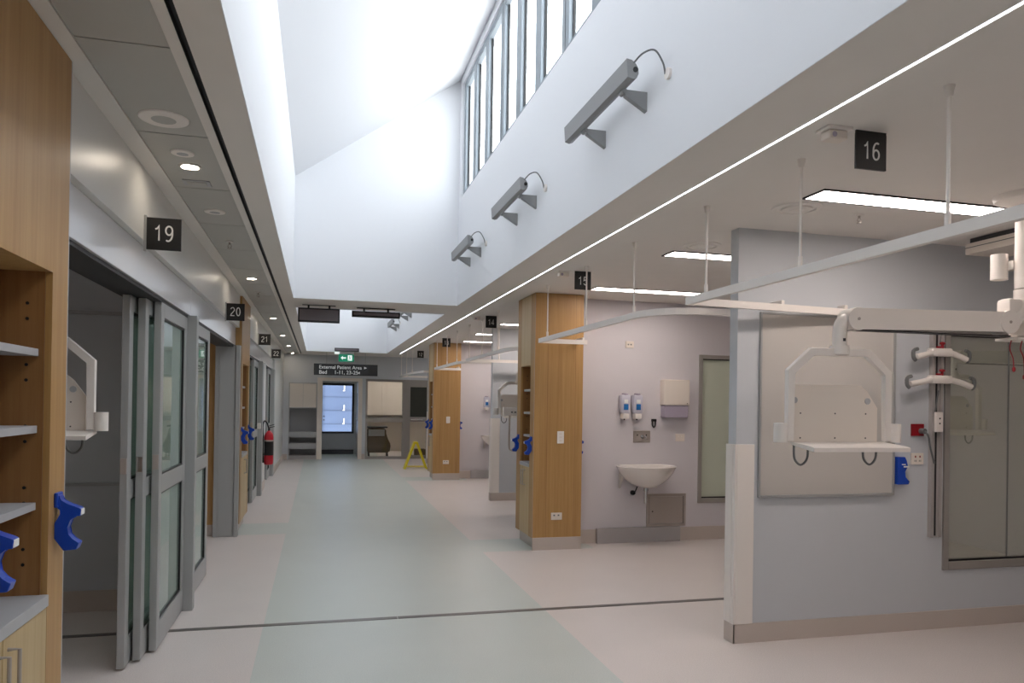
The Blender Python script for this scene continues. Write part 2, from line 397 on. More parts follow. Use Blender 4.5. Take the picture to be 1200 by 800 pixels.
# lobby behind the far door opening, open to daylight at its end
S('wall_lobby', 'wall_grey', (-0.05, 0.02, YF + .1, 22.1, 0, H), (1.12, 1.2, YF + .1, 22.1, 0, H))
S('ceiling', 'ceil', (-0.8, 3.6, YF + .1, 22.1, H, H + .1), (1.2, 3.6, 22.1, 23.2, H, H + .1))
# utility room behind the glazed screen
S('wall_utility', 'cream', (1.2, 3.6, 23.2, 23.3, 0, H), (3.6, 3.7, YF + .1, 23.3, 0, H), (1.12, 1.2, 22.1, 23.3, 0, H))
# lobby end door with a big daylit pane
r = sroot('door_1', (0.02, 21.9, 0)); bm = B()
box(bm, 0, 1.1, 0, .05, 2.03, H); box(bm, 0, .06, 0, .05, .0, 2.03); box(bm, .98, 1.1, 0, .05, 0, 2.03); obj('door_leaf', bm, 'lam', r)
bm = B(); box(bm, .06, .98, 0, .05, 0, .60); obj('lower_panel', bm, 'lam', r)
bm = B(); box(bm, .06, .98, -.006, 0, 0, .13); obj('kick_plate', bm, 'lino_dark', r)
bm = B(); box(bm, .06, .10, -.01, .04, .6, 2.03); box(bm, .92, .98, -.01, .04, .6, 2.03); box(bm, .10, .92, -.01, .04, .6, .65); box(bm, .10, .92, -.01, .04, 1.97, 2.03); obj('pane_frame', bm, 'black', r)
bm = B(); box(bm, .10, .92, .02, .028, .65, 1.97); obj('pane', bm, 'glass', r)
bm = B(); cyl(bm, (.14, -.04, 1.08), (.14, 0, 1.08), .022); cyl(bm, (.14, -.04, .98), (.14, 0, .98), .022); obj('door_handle', bm, 'black', r)
# open door leaf against the right side of the far opening
r = sroot('door_2', (1.07, 20.12, 0)); bm = B(); box(bm, -.04, 0, 0, .92, 0.01, 2.03, .003); obj('door_leaf', bm, 'lam', r)
bm = B(); box(bm, -.046, -.04, .1, .82, .25, .85); obj('kick_plate', bm, 'steel', r)
bm = B(); box(bm, -.046, -.041, .45, .62, 1.0, 1.75); obj('pane', bm, 'chrome', r)
bm = B(); tube(bm, [(-.04, .14, 1.05), (-.10, .14, 1.05), (-.10, .28, 1.05)], .012); obj('door_handle', bm, 'chrome', r, True)
# pale cladding wall outdoors, seen through the lobby door
bm = B(); box(bm, -3, 3.5, 25.5, 25.7, 0, 4.2); o = struct('wall_outside', bm, 'outwall')
bm = B()
for z in (.75, 1.2, 1.65, 2.1): box(bm, -3, 3.5, 25.49, 25.5, z, z + .012)
for x in (.18, 1.55): box(bm, x, x + .012, 25.49, 25.5, 0, 4.2)
struct('trim_15', bm, 'joint')
for z in (0.75, 1.20, 1.85):
    bm = B(); box(bm, 0, .035, 0, .06, 0, .19, .004); box(bm, -.03, .0, 0, .06, 0, .03, .002)
    o = obj('wall_lamp', bm, 'white_metal', loc=(.82, 25.43, z)); tag(o, {0.75: 'lowest pale slot fitting on the blue cladding beyond the far door pane', 1.20: 'middle pale slot fitting on the blue cladding beyond the far door pane', 1.85: 'highest pale slot fitting on the blue cladding beyond the far door pane'}[z], 'wall fitting', 'slot fittings on the outdoor cladding')
S('ceiling_added_shade', 'ceil', (-3, 3.5, 22.12, 24.2, 2.95, 3.05))  # added slab that cuts the daylight falling on the outdoor wall
# glazed screen and door beside the yellow floor sign
r = sroot('window_90', (1.21, YF, 0)); bm = B()
box(bm, 0, .05, -.02, .1, 0, 2.12); box(bm, .97, 1.09, -.02, .1, 0, 2.12); box(bm, .05, .97, -.02, .1, 2.06, 2.12); box(bm, .05, .97, -.02, .1, 0, .07); box(bm, .05, .97, -.005, .06, .98, 1.10)
obj('window_frame', bm, 'frame2', r)
bm = B(); box(bm, .05, .97, .03, .04, .07, .98); box(bm, .05, .97, .03, .04, 1.10, 2.06); obj('pane', bm, 'glass', r)
r = sroot('door_3', (2.30, YF, 0)); bm = B()
box(bm, 0, .62, 0, .05, 0.01, .10); box(bm, 0, .09, 0, .05, .10, 2.0); box(bm, .53, .62, 0, .05, .10, 2.0); box(bm, .09, .53, 0, .05, 1.93, 2.0); box(bm, .09, .53, 0, .05, 1.0, 1.13); obj('door_leaf', bm, 'frame2', r)
bm = B(); box(bm, 0, .63, -.01, .09, 2.0, 2.12); obj('door_head', bm, 'frame2', r)
bm = B(); box(bm, .09, .53, .02, .03, 1.13, 1.93); obj('pane', bm, 'dglass', r)
bm = B(); box(bm, .09, .53, .02, .03, .10, 1.0); obj('lower_pane', bm, 'glass', r)
bm = B(); cyl(bm, (.10, -.05, 1.06), (.50, -.05, 1.06), .014); cyl(bm, (.12, -.05, 1.06), (.12, 0, 1.06), .01); cyl(bm, (.48, -.05, 1.06), (.48, 0, 1.06), .01); obj('door_handle', bm, 'chrome', r, True)
S('wall_far', 'wall_grey', (2.92, 2.94, YF, YF + .1, 0, 2.12))

# ------------------------------------------------------------------ sliding glass doors of the left rooms
def leaf(name, x, y, L, h=2.12):
    r = sroot(name, (x, y, 0.012)); t = .042; f = B()
    box(f, -t, 0, 0, .085, 0, h, .004); box(f, -t, 0, L - .085, L, 0, h, .004)
    for a, b in ((0, .16), (.95, 1.06), (h - .09, h)): box(f, -t, 0, .085, L - .085, a, b, .003)
    obj('leaf_frame', f, 'alu', r)
    g = B(); box(g, -.028, -.018, .085, L - .085, .16, .95); obj('lower_pane', g, 'gglass', r)
    g = B(); box(g, -.028, -.018, .085, L - .085, 1.06, h - .09); obj('upper_pane', g, 'gglass', r)
    s = B()
    for a, b in ((.16, .95), (1.06, h - .09)):
        box(s, -.018, -.006, L - .097, L - .085, a, b); box(s, -.018, -.006, .085, L - .097, b - .01, b); box(s, -.018, -.006, .085, L - .097, a, a + .01)
    obj('seal', s, 'black', r)
    return r
DN = [4]
def dn(): DN[0] += 1; return 'door_%d' % (DN[0] - 1)
def stack(y, L=.91):
    for i, (dx, dy) in enumerate(((-1.040, -.29), (-.985, -.16), (-.93, 0))):
        r = leaf(dn(), dx, y + dy, L - (0.03 if i < 2 else 0))
        q = B(); box(q, -.038, -.004, -.006, .0, 1.10, 1.19, .002); obj('lock_plate', q, 'chrome' if i == 1 else 'steel', r)
def post(y, n, w=.085):
    b = B(); box(b, -.965, -.865, y, y + w, 0, 2.15, .004); struct('trim_%d' % n, b, 'alu')
stack(4.91); post(5.825, 20); leaf(dn(), -.925, 5.93, 1.02)
stack(11.62, .85); post(12.5, 21, .2)
stack(14.85, .8); post(15.7, 22, .25)
# closed pocket post of room 20 beside the second wooden cabinet
b = B(); box(b, -1.12, -.905, 8.86, 8.945, 0, 2.149, .003); box(b, -.90, -.858, 8.84, 8.945, 0, 2.149, .003); box(b, -.905, -.90, 8.88, 8.945, 0, 2.149); box(b, -1.075, -1.07, 8.852, 8.86, 0, 2.149)
struct('trim_23', b, 'alu')

# ================================================================== WOODEN SUPPLY CABINETS
def cabinet(name, label, x, y, L, D, sgn, side='wood', back=True):
    """open shelves face the corridor. local x = 0 on the corridor face and runs away from it (sgn), local y 0..L"""
    r = thing(name, label, 'cabinet', (x, y, 0)); s = sgn
    st = .15; oz0, oz1 = .90, 1.955; T = H - .004
    bm = B()
    box(bm, 0, s * D, 0, st, .125, T); box(bm, 0, s * D, L - st, L, .125, T)            # stiles with their side panels
    box(bm, s * .012, s * D, st, L - st, oz1 , T); box(bm, s * .36, s * D, st, L - st, .125, oz1)
    box(bm, s * .03, s * .36, st, L - st, .125, .86)
    obj('carcass', bm, side, r)
    bm = B(); box(bm, s * .0, s * .012, st, L - st, oz1, T); obj('upper_panel', bm, 'wood_pale' if s > 0 else 'wood', r)
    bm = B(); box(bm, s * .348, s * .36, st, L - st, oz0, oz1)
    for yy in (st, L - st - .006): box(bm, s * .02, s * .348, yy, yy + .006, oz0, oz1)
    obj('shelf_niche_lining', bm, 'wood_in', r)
    for yy, a in ((st + .006, 1), (L - st - .008, -1)):
        for z in [1.0 + .05 * i for i in range(19)]:
            if int(round((z - 1.0) / .05)) % 4 in (0, 1):
                bm = B(); cyl(bm, (s * .07, yy, z), (s * .07, yy + .002, z), .0055, seg=8); obj('pin_hole', bm, 'black', r)
    for z in (1.19, 1.44, 1.69):
        bm = B(); box(bm, s * .035, s * .345, st + .008, L - st - .008, z - .012, z + .012, .001); obj('shelf', bm, 'lam', r)
    bm = B(); box(bm, s * -.006, s * .345, st + .002, L - st - .002, .862, .90, .002); obj('worktop', bm, 'lam', r)
    half = (L - 2 * st) / 2
    for i in range(2):
        y0 = st + i * half + .002; y1 = y0 + half - .004
        bm = B(); box(bm, s * .0, s * .02, y0, y1, .128, .858, .001); d = obj('door', bm, 'wood_pale', r)
        hy = y1 - .035 if i == 0 else y0 + .035
        bm = B(); tube(bm, [(s * .0, hy, .66), (s * -.03, hy, .66), (s * -.03, hy,   .82), (s * .0, hy, .82)], .006, 8); obj('handle', bm, 'steel', d, True)
    bm = B(); box(bm, s * .05, s * (D - .004), .004, L - .004, 0, .125); obj('plinth', bm, 'skirt', r)
    bm = B(); box(bm, s * .045, s * .05, .02, L - .02, 0, .125); obj('toe_kick', bm, 'steel', r)
    bm = B(); box(bm, 0, s * .0012, L, L + (.009 if s < 0 else .003), .125, T); box(bm, 0, s * .0012, -.004, 0, .125, T); obj('edge_strip', bm, 'lam', r)
    if s > 0:
        bm = B()
        for xx in (.145, .455): box(bm, xx, xx + .003, -.0015, 0, .125, T)
        obj('panel_joint', bm, 'wood_in', r)
    return r
cabinet('supply_cabinet', 'wooden shelf cabinet filling the left edge of the photo before room 19', -.85, 1.89, 1.0, .5, -1)
cabinet('supply_cabinet', 'narrow looking wooden cabinet on the left wall just past sign 20', -.85, 8.95, 1.0, .5, -1)
cabinet('supply_cabinet', 'large wooden column cabinet with open shelves left of the wash basin', 2.20, 7.52, .68, .542, 1)
cabinet('supply_cabinet', 'distant wooden column cabinet behind sign 13 near the yellow floor sign', 2.20, 7.52 + PER, .68, .542, 1)
# front skirtings of the two column cabinets
S('baseboard_column', 'skirt', (2.20, 2.745, 7.508, 7.52, 0, .13)); S('baseboard_column', 'skirt', (2.20, 2.745, 7.508 + PER, 7.52 + PER, 0, .13))

# ------------------------------------------------------------------ blue horseshoe holders
def holder_mesh():
    raw = [(355,120),(385,120),(397,158),(450,180),(530,205),(546,212),(540,258),(500,257),(462,282),(442,330),(452,378),(482,408),(535,430),(515,475),(420,480),(352,400),(352,300),(398,244),(396,214),(355,197)]
    u = .00052; pts = [((a - 352) * u * .80, (480 - b) * u) for a, b in raw]
    bm = B(); prism(bm, pts, 'y', -.02, .02)
    bmesh.ops.bevel(bm, geom=bm.edges[:], offset=.0022, segments=1, affect='EDGES')
    return bm
def holder(label, x, y, z, sgn):
    r = thing('bottle_holder', label, 'holder', (x, y, z), 0 if sgn > 0 else PI, 'blue horseshoe holders on the wooden cabinets')
    obj('hook_body', holder_mesh(), 'blue', r)
    bm = B(); box(bm, .0765, .0815, -.017, .017, .119, .139, .001); obj('white_tip', bm, 'letters', r)
    bm = B(); box(bm, -.0, .012, -.028, .028, .145, .195, .003); obj('mounting_plate', bm, 'blue', r)
    return r
holder('blue plastic horseshoe holder on the far edge of the left foreground cabinet', -.85, 2.815, 1.03, 1)
holder('blue holder cut off by the left edge of the photo, on the foreground cabinet', -.85, 2.24, 1.03, 1)
holder('blue holder nearer the camera on the cabinet past sign 20', -.85, 9.02, 1.03, 1)
holder('blue holder on the far edge of the cabinet past sign 20', -.85, 9.87, 1.03, 1)
holder('blue holder on the near edge of the large column cabinet, in front of its shelves', 2.20, 7.60, 1.0, -1)
holder('blue holder sticking out of the far edge of the large column cabinet', 2.20, 8.12, 1.0, -1)
holder('nearer of the two blue holders on the distant column cabinet', 2.20, 14.68, 1.0, -1)
holder('farther of the two blue holders on the distant column cabinet', 2.20, 15.2, 1.0, -1)
h1 = holder('dark blue holder tips peeking out right of the large column cabinet', 2.742, 7.70, 1.0, 1)
h2 = holder('dark holder tips peeking out right of the distant column cabinet', 2.742, 14.78, 1.0, 1)

def arcp(cx, cz, rx, rz, a0, a1, n=12): return [(cx + rx * math.cos(math.radians(a0 + (a1 - a0) * k / n)), cz + rz * math.sin(math.radians(a0 + (a1 - a0) * k / n))) for k in range(n + 1)]
STROKES = {   # centre lines in a 0.5 x 1 em box
 '0': [arcp(.25, .5, .19, .45, 90, 450, 24)],
 '1': [[(.08, .74), (.20, .78), (.29, .94), (.29, .05)]],
 '2': [arcp(.25, .72, .19, .23, 170, 10, 10) + arcp(.25, .72, .19, .23, 0, -35, 4) + [(.10, .22), (.06, .05), (.45, .05)]],
 '3': [arcp(.24, .73, .175, .21, 160, -80, 12) + arcp(.25, .28, .195, .235, 85, -165, 14)],
 '4': [[(.45, .27), (.03, .27), (.34, .93), (.34, .05)]],
 '5': [[(.42, .93), (.12, .93), (.08, .52)] + arcp(.25, .33, .19, .28, 130, -155, 14)],
 '6': [arcp(.25, .31, .185, .26, 90, 450, 20), arcp(.30, .50, .235, .45, 62, 190, 10)],
 '9': [arcp(.25, .68, .185, .26, 90, 450, 20), arcp(.20, .50, .235, .45, -118, 10, 10)],
}
def number_mesh(s, h, w=.095):
    bm = B(); cw = .60 * h; tot = cw * len(s); t = w * h
    for i, ch in enumerate(s):
        for path in STROKES[ch]:
            pts = [Vector((p[0] * h + i * cw - tot / 2 + .04 * h, p[1] * h - h / 2)) for p in path]
            closed = (pts[0] - pts[-1]).length < 1e-5; n = len(pts); L = []
            for k in range(n):
                a = pts[k] - pts[k - 1] if k > 0 else (pts[0] - pts[-2] if closed else pts[1] - pts[0])
                b = pts[k + 1] - pts[k] if k < n - 1 else (pts[1] - pts[0] if closed else pts[-1] - pts[-2])
                a.normalize(); b.normalize(); m = (a + b).normalized(); nn = Vector((-m.y, m.x)); kf = 1 / max(.55, nn.dot(Vector((-a.y, a.x))))
                L.append((pts[k] + nn * t / 2 * kf, pts[k] - nn * t / 2 * kf))
            V = [[bm.verts.new((q.x, -.0016, q.y)) for q in pr] + [bm.verts.new((q.x, 0, q.y)) for q in pr] for pr in L]
            for a, b in zip(V, V[1:]):
                bm.faces.new((a[0], b[0], b[1], a[1])); bm.faces.new((a[0], a[2], b[2], b[0])); bm.faces.new((a[1], b[1], b[3], a[3]))
    return bm
# ================================================================== NUMBER SIGNS
def nsign(n, x0, y, z1, w, label, bracket=False):
    r = thing('number_sign', label, 'sign', (x0, y, z1 - w), 0, 'black bed number signs')
    bm = B(); box(bm, 0, w, -.006, .006, 0, w, .001); obj('sign_panel', bm, 'signblack', r)
    obj('number', number_mesh(n, w * .52), 'letters', r, loc=(w / 2, -.0061, w * .52))
    if bracket:
        bm = B(); box(bm, -.012, 0, -.012, .012, -.01, w + .01, .002); obj('wall_bracket', bm, 'alu', r)
    else:
        bm = B(); box(bm, 0, w, -.004, .004, w, w + .012); obj('hanging_strip', bm, 'signblack', r)
nsign('16', 2.17, 2.66, H - .012, .15, 'black square sign reading 16 hanging from the right hand ceiling')
nsign('15', 2.17, 6.20, H - .012, .15, 'black square sign reading 15 hanging near the large column cabinet')
nsign('14', 2.17, 9.80, H - .012, .15, 'black square sign reading 14 hanging over the bay past the large column')
nsign('13', 2.19, 13.55, H - .012, .15, 'small black sign reading 13 hanging before the distant column cabinet')
nsign('12', 2.20, 17.2, H - .012, .15, 'smallest black sign at right, reading 12, left of the distant column')
nsign('19', -.868, 4.17, 2.475, .165, 'black square sign reading 19 on the left bulkhead', True)
nsign('20', -.868, 7.60, 2.465, .165, 'black square sign reading 20 on the left bulkhead', True)
nsign('21', -.868, 11.6, 2.515, .165, 'black sign reading 21 on the left bulkhead beyond the second cabinet', True)
nsign('22', -.868, 14.7, 2.49, .165, 'smallest black sign on the left bulkhead, reading 22', True)
# wayfinding sign
r = thing('wayfinding_sign', 'long black hanging sign with External Patient Area directions over the far doorway', 'sign', (-.12, 18.7, 2.155))
bm = B(); box(bm, 0, 1.53, -.02, .02, 0, .28, .003); obj('sign_panel', bm, 'signblack', r)
text('lettering', 'External Patient Area', .118, 'letters', r, (.12, -.022, .195), FACE, 'LEFT', bold=.001)
text('lettering', 'Bed', .125, 'letters', r, (.12, -.022, .07), FACE, 'LEFT', bold=.0015)
text('lettering', '1-11, 23-25', .125, 'letters', r, (.48, -.022, .07), FACE, 'LEFT', bold=.0015)
bm = B(); prism(bm, [(1.20, .165), (1.27, .195), (1.20, .225)], 'y', -.0225, -.0205); obj('arrow', bm, 'letters', r)
bm = B(); prism(bm, [(1.10, .04), (1.03, .07), (1.10, .10)], 'y', -.0225, -.0205); obj('arrow', bm, 'letters', r)
for x in (.3, 1.23):
    bm = B(); cyl(bm, (x, 0, .28), (x, 0, H - 2.155), .005, seg=8); obj('hanging_rod', bm, 'alu', r)
# exit sign
r = thing('exit_sign', 'green illuminated running figure exit sign under the far ceiling', 'sign', (.46, 18.62, 2.49))
bm = B(); box(bm, 0, .37, -.015, .015, 0, .185, .003); obj('sign_panel', bm, 'green', r)
bm = B(); box(bm, .22, .32, -.018, -.015, .03, .16); obj('doorway_symbol', bm, 'exitw', r)
bm = B()
sph(bm, (.262, -.02, .135), .012, 1, .2, 1, 10, 6)
tube(bm, [(.262, -.02, .118), (.270, -.02, .085)], .009, 6); tube(bm, [(.270, -.02, .085), (.250, -.02, .062), (.238, -.02, .045)], .006, 6)
tube(bm, [(.270, -.02, .085), (.288, -.02, .068), (.292, -.02, .042)], .006, 6); tube(bm, [(.238, -.02, .10), (.262, -.02, .115), (.29, -.02, .098)], .005, 6)
obj('running_figure', bm, 'green', r)
bm = B(); prism(bm, [(.05, .093), (.10, .14), (.10, .108), (.175, .108), (.175, .078), (.10, .078), (.10, .046)], 'y', -.018, -.015); obj('arrow', bm, 'exitw', r)
bm = B(); box(bm, .0, .37, -.02, .02, .185, .228, .002); obj('ceiling_mount', bm, 'lam', r)
bm = B(); box(bm, 0, .12, -.03, .03, 0, .05, .008); o = obj('emergency_light', bm, 'exitw', loc=(.36, 18.55, H - .05)); tag(o, 'small white emergency light left of the green exit sign', 'light')
# display panels hanging at the beam
def display(label, x, y, z, w, h, tilt=0):
    r = thing('display_panel', label, 'display', (x, y, z), 0, 'dark display panels under the beams')
    bm = B(); box(bm, 0, w, -.03, .03, 0, h, .004); obj('housing', bm, 'black', r)
    bm = B(); box(bm, .018, w - .018, -.033, -.03, .022, h - .018); obj('screen', bm, 'screen', r)
    for x_ in (w * .25, w * .75):
        bm = B(); cyl(bm, (x_, 0, h), (x_, 0, h + .035), .012, seg=10); obj('hanger', bm, 'black', r)
    bm = B(); box(bm, w * .1, w * .9, -.02, .02, h + .034, h + .042); obj('ceiling_plate', bm, 'alu_dark', r)
display('left dark grey display panel hanging under the beam between the skylights', -.26, 9.5, 2.505, .50, .175)
display('right thin dark display panel hanging under the beam between the skylights', .39, 9.55, 2.60, .60, .075)
r = thing('display_panel', 'small dark display panel at the far edge of the second skylight', 'display', (.36, 18.50, 2.735), 0, 'dark display panels under the beams')
bm = B(); box(bm, 0, .58, -.03, .03, 0, .08, .004); obj('housing', bm, 'black', r)
bm = B(); box(bm, .02, .56, -.033, -.03, .018, .062); obj('screen', bm, 'screen', r)

# ================================================================== SKYLIGHT UPLIGHTS
def uplight():
    r = thing('wall_uplight', '', 'light', (0, 0, 0), 0, 'grey uplights along the skylight wall')
    # cross-section in x/z, wall at x=0, body reaches to -x ; flat top, rounded belly
    sec = [(-.036, .050), (-.010, .046), (.012, .030), (.026, .008), (.028, -.018), (.018, -.040), (-.004, -.048), (-.030, -.040)]
    pts = [(-.14 + p[0], .085 + p[1]) for p in sec]
    bm = B(); prism(bm, pts, 'y', -.43, .51); obj('housing', bm, 'lamp_grey', r, True)
    for s in (-1, 1):
        bm = B(); y = .04 + s * .47; prism(bm, [(p[0] * 1.0 - (.0), p[1]) for p in pts], 'y', y - .012 * (s < 0), y + .012 * (s > 0))
        obj('end_cap', bm, 'lamp_grey', r)
    bm = B(); cyl(bm, (-.13, -.446, .085), (-.13, -.440, .085), .013); obj('cable_gland', bm, 'black', r)
    bm = B(); box(bm, -.172, -.152, -.40, .48, .133, .137); obj('lamp_glass', bm, 'glass', r)
    for y in (-.285, .285):
        bm = B(); prism(bm, [(0, .045), (0, -.055), (-.12, .015), (-.12, .045)], 'y', y - .016, y + .016); br = obj('bracket', bm, 'lamp_grey', r)
        bm = B(); cyl(bm, (-.128, y - .025, .034), (-.128, y + .025, .034), .013); obj('pivot', bm, 'lamp_grey', br)
    bm = B(); tube(bm, [(-.14, -.435, .115), (-.11, -.48, .15), (-.07, -.53, .15), (-.03, -.54, .09), (-.012, -.53, .04)], .0045, 8, 6); obj('cable', bm, 'greycable', r, True)
    bm = B(); cyl(bm, (-.014, -.55, .035), (0, -.55, .035), .028); obj('cable_outlet', bm, 'white_metal', r)
    return r
u = uplight(); u.location = (1.62, 3.84, 3.12); u['label'] = 'nearest and largest grey uplight bracketed on the white skylight wall'
for y, l in ((5.85, 'middle grey uplight of the three on the near skylight wall'), (7.88, 'farthest small grey uplight on the near skylight wall'),
             (11.9, 'grey uplight mostly hidden behind the beam in the second skylight'), (13.85, 'larger of the two grey uplights seen in the second skylight'), (16.0, 'smaller, lower of the two grey uplights seen in the second skylight')):
    dup(u, (1.62, y, 3.12), label=l)

# ================================================================== CEILING FITTINGS
bm = B(); box(bm, 1.9335, 1.9465, 1.25, 18.55, H + .004, H + .0195); o = obj('led_strip', bm, 'led'); tag(o, 'long continuous white light strip recessed along the right ceiling', 'light')
def linear(label, x, y, w=1.24, d=.20):
    r = thing('linear_light', label, 'light', (x, y, H), 0, 'recessed linear lights in the bay ceilings')
    bm = B()
    box(bm, 0, w, 0, .014, -.008, -.0005); box(bm, 0, w, d - .014, d, -.008, -.0005); box(bm, 0, .014, .014, d - .014, -.008, -.0005); box(bm, w - .014, w, .014, d - .014, -.008, -.0005)
    obj('frame', bm, 'black', r)
    bm = B(); box(bm, .014, w - .014, .014, d - .014, -.006, -.001); obj('diffuser', bm, 'lum', r)
linear('large bright linear ceiling light behind sign 16', 2.60, 3.42)
linear('linear ceiling light just beyond the grey partition at bay 15', 2.58, 5.13)
linear('linear ceiling light right of the large column cabinet top', 2.66, 6.95)
linear('linear ceiling light seen left of the large column cabinet, nearest of its bay', 2.60, 3.55 + PER)
linear('short looking linear ceiling light above the second partition', 2.58, 5.28 + PER)
linear('long pinkish linear ceiling light right of the distant column top', 2.68, 6.9 + PER)
linear('linear ceiling light of bay 16 above the right edge of the photo', 2.60, 1.60)
linear('linear ceiling light of the bay behind the camera', 2.60, -1.9)
linear('added linear fill light of bay 12 for the far end, hidden behind the distant column cabinet', 2.75, 16.4)  # this lamp and the next are added, hidden, to brighten the far end
linear('second added linear fill light of bay 12, deeper behind the distant column', 2.85, 18.5)
for i, (x, y) in enumerate(((-3.6, 3.3), (-3.0, 7.4), (-3.0, 11.0), (-3.0, 14.3))):  # unseen lamps added to lift the dark left rooms
    linear('added ceiling fill light inside left room number %s, out of the photo' % ('nineteen', 'twenty', 'twenty one', 'twenty two')[i], x, y, .9, .15)
def vent(label, x, y, r_=.14):
    t = thing('ceiling_diffuser', label, 'vent', (x, y, H), 0, 'round air diffusers in the bay ceilings')
    bm = B(); lathe(bm, [(r_, -.001), (r_ - .004, -.009), (r_ - .03, -.012), (r_ - .034, -.004), (r_ - .05, -.004), (r_ - .055, -.014), (.02, -.016)], seg=32); obj('grille', bm, 'ceil', t, True)
    bm = B(); lathe(bm, [(.045, -.016), (.04, -.022), (.01, -.023)], seg=20); obj('centre_disc', bm, 'ceil', t, True)
vent('round ceiling diffuser left of the large linear light by sign 16', 2.70, 3.80)
vent('round ceiling diffuser between the two partitions lights of bay 15', 2.69, 4.90)
def sprinkler(label, x, y, down=.05):
    t = thing('sprinkler_head', label, 'sprinkler', (x, y, H), 0, 'sprinkler heads')
    bm = B(); lathe(bm, [(.026, -.0005), (.024, -.006), (.01, -.008)], seg=16); obj('escutcheon', bm, 'ceil', t, True)
    bm = B(); cyl(bm, (0, 0, -.008), (0, 0, -.022), .008, seg=10)
    tube(bm, [(-.006, 0, -.022), (-.014, 0, -.034), (-.004, 0, -down)], .0025, 6); tube(bm, [(.006, 0, -.022), (.014, 0, -.034), (.004, 0, -down)], .0025, 6)
    cyl(bm, (0, 0, -down - .003), (0, 0, -down), .016, seg=14); obj('deflector', bm, 'steel', t)
sprinkler('small sprinkler head on the ceiling right of the round diffuser in bay 16', 3.15, 3.82)
sprinkler('small sprinkler on the left metal ceiling past the first downlight', -.66, 5.9)
sprinkler('small sprinkler on the left metal ceiling beyond sign 20', -.66, 8.6)
def sensor(label, x, y, s=.1):
    t = thing('motion_sensor', label, 'sensor', (x, y, H), 0, 'white box sensors on the bay ceiling')
    bm = B(); box(bm, -s * .6, s * .6, -s * .45, s * .45, -.012, -.0005, .003); obj('base', bm, 'white_metal', t)
    bm = B(); box(bm, -s * .45, s * .45, -s * .3, s * .3, -.05, -.012, .006); obj('sensor_body', bm, 'cream', t)
    bm = B(); sph(bm, (-.02, -s * .3, -.032), .012, 1, .5, 1, 10, 6); obj('lens', bm, 'clearp', t)
sensor('white box sensor on the ceiling beside sign 16', 2.08, 2.68)
sensor('white box sensor on the ceiling left of sign 15', 2.08, 6.25)
sensor('white box sensor on the ceiling left of sign 14', 2.08, 9.95)
def downlight(label, y, x=-.65):
    t = thing('downlight', label, 'light', (x, y, H + .006), 0, 'round downlights in the left ceiling')
    bm = B(); lathe(bm, [(.056, -.0005), (.054, -.006), (.044, -.008), (.040, -.003)], seg=28); obj('trim_ring', bm, 'white_metal', t, True)
    bm = B(); cyl(bm, (0, 0, -.005), (0, 0, -.003), .038, seg=24); obj('lamp', bm, 'down', t)
for y, l in ((4.06, 'nearest glowing downlight in the left metal ceiling'), (7.66, 'second glowing downlight in the left ceiling, right of sign 20'), (11.3, 'third glowing downlight along the left ceiling'),
             (14.3, 'fourth glowing downlight along the left ceiling'), (17.0, 'fifth glowing downlight along the left ceiling'), (19.6, 'last glowing downlight of the left ceiling by the far wall')):
    downlight(l, y)
def disc(name, label, cat, y, r_, m='tile', holes=False, x=-.65):
    t = thing(name, label, cat, (x, y, H + .006), 0, 'round plates in the left metal ceiling')
    bm = B(); lathe(bm, [(r_, -.0005), (r_ - .003, -.006), (r_ - .012, -.008)], seg=36); obj('rim', bm, 'white_metal', t, True)
    bm = B(); lathe(bm, [(r_ - .012, -.006), (.01, -.010)], seg=36); obj('grille', bm, m, t, True)
disc('ceiling_speaker', 'largest round speaker grille in the near left ceiling', 'speaker', 3.40, .10)
disc('smoke_detector', 'small round detector just before the first left downlight', 'detector', 3.85, .055, 'lam')
disc('ceiling_speaker', 'flat round white plate past the first left downlight', 'plate', 5.0, .065, 'lam')
t = thing('access_panel', 'small rectangular plate on the left ceiling just past the first downlight', 'plate', (-.66, 4.36, H + .006))
bm = B(); box(bm, -.07, .07, -.05, .05, -.006, -.0005, .002); obj('frame', bm, 'lam', t)
bm = B(); box(bm, -.05, .05, -.03, .03, -.009, -.006, .001); obj('insert', bm, 'tile', t)
# detectors on the skylight soffit
sl = math.atan2(5.47 - 4.13, 1.92)
for (x, y, l) in ((.74, 5.4, 'small white detector on the sloping skylight ceiling'), (1.13, 6.2, 'tiny detector on the sloping skylight ceiling nearer the windows')):
    z = 4.13 + (x + .3) * math.tan(sl)
    t = thing('smoke_detector', l, 'detector', (x, y, z)); t.rotation_euler = (0, -sl, 0)
    k = 1 if x < 1 else .6
    bm = B(); lathe(bm, [(.05 * k, -.0), (.048 * k, -.015), (.03 * k, -.035), (.01 * k, -.038)], seg=20); obj('detector_body', bm, 'lam', t, True)

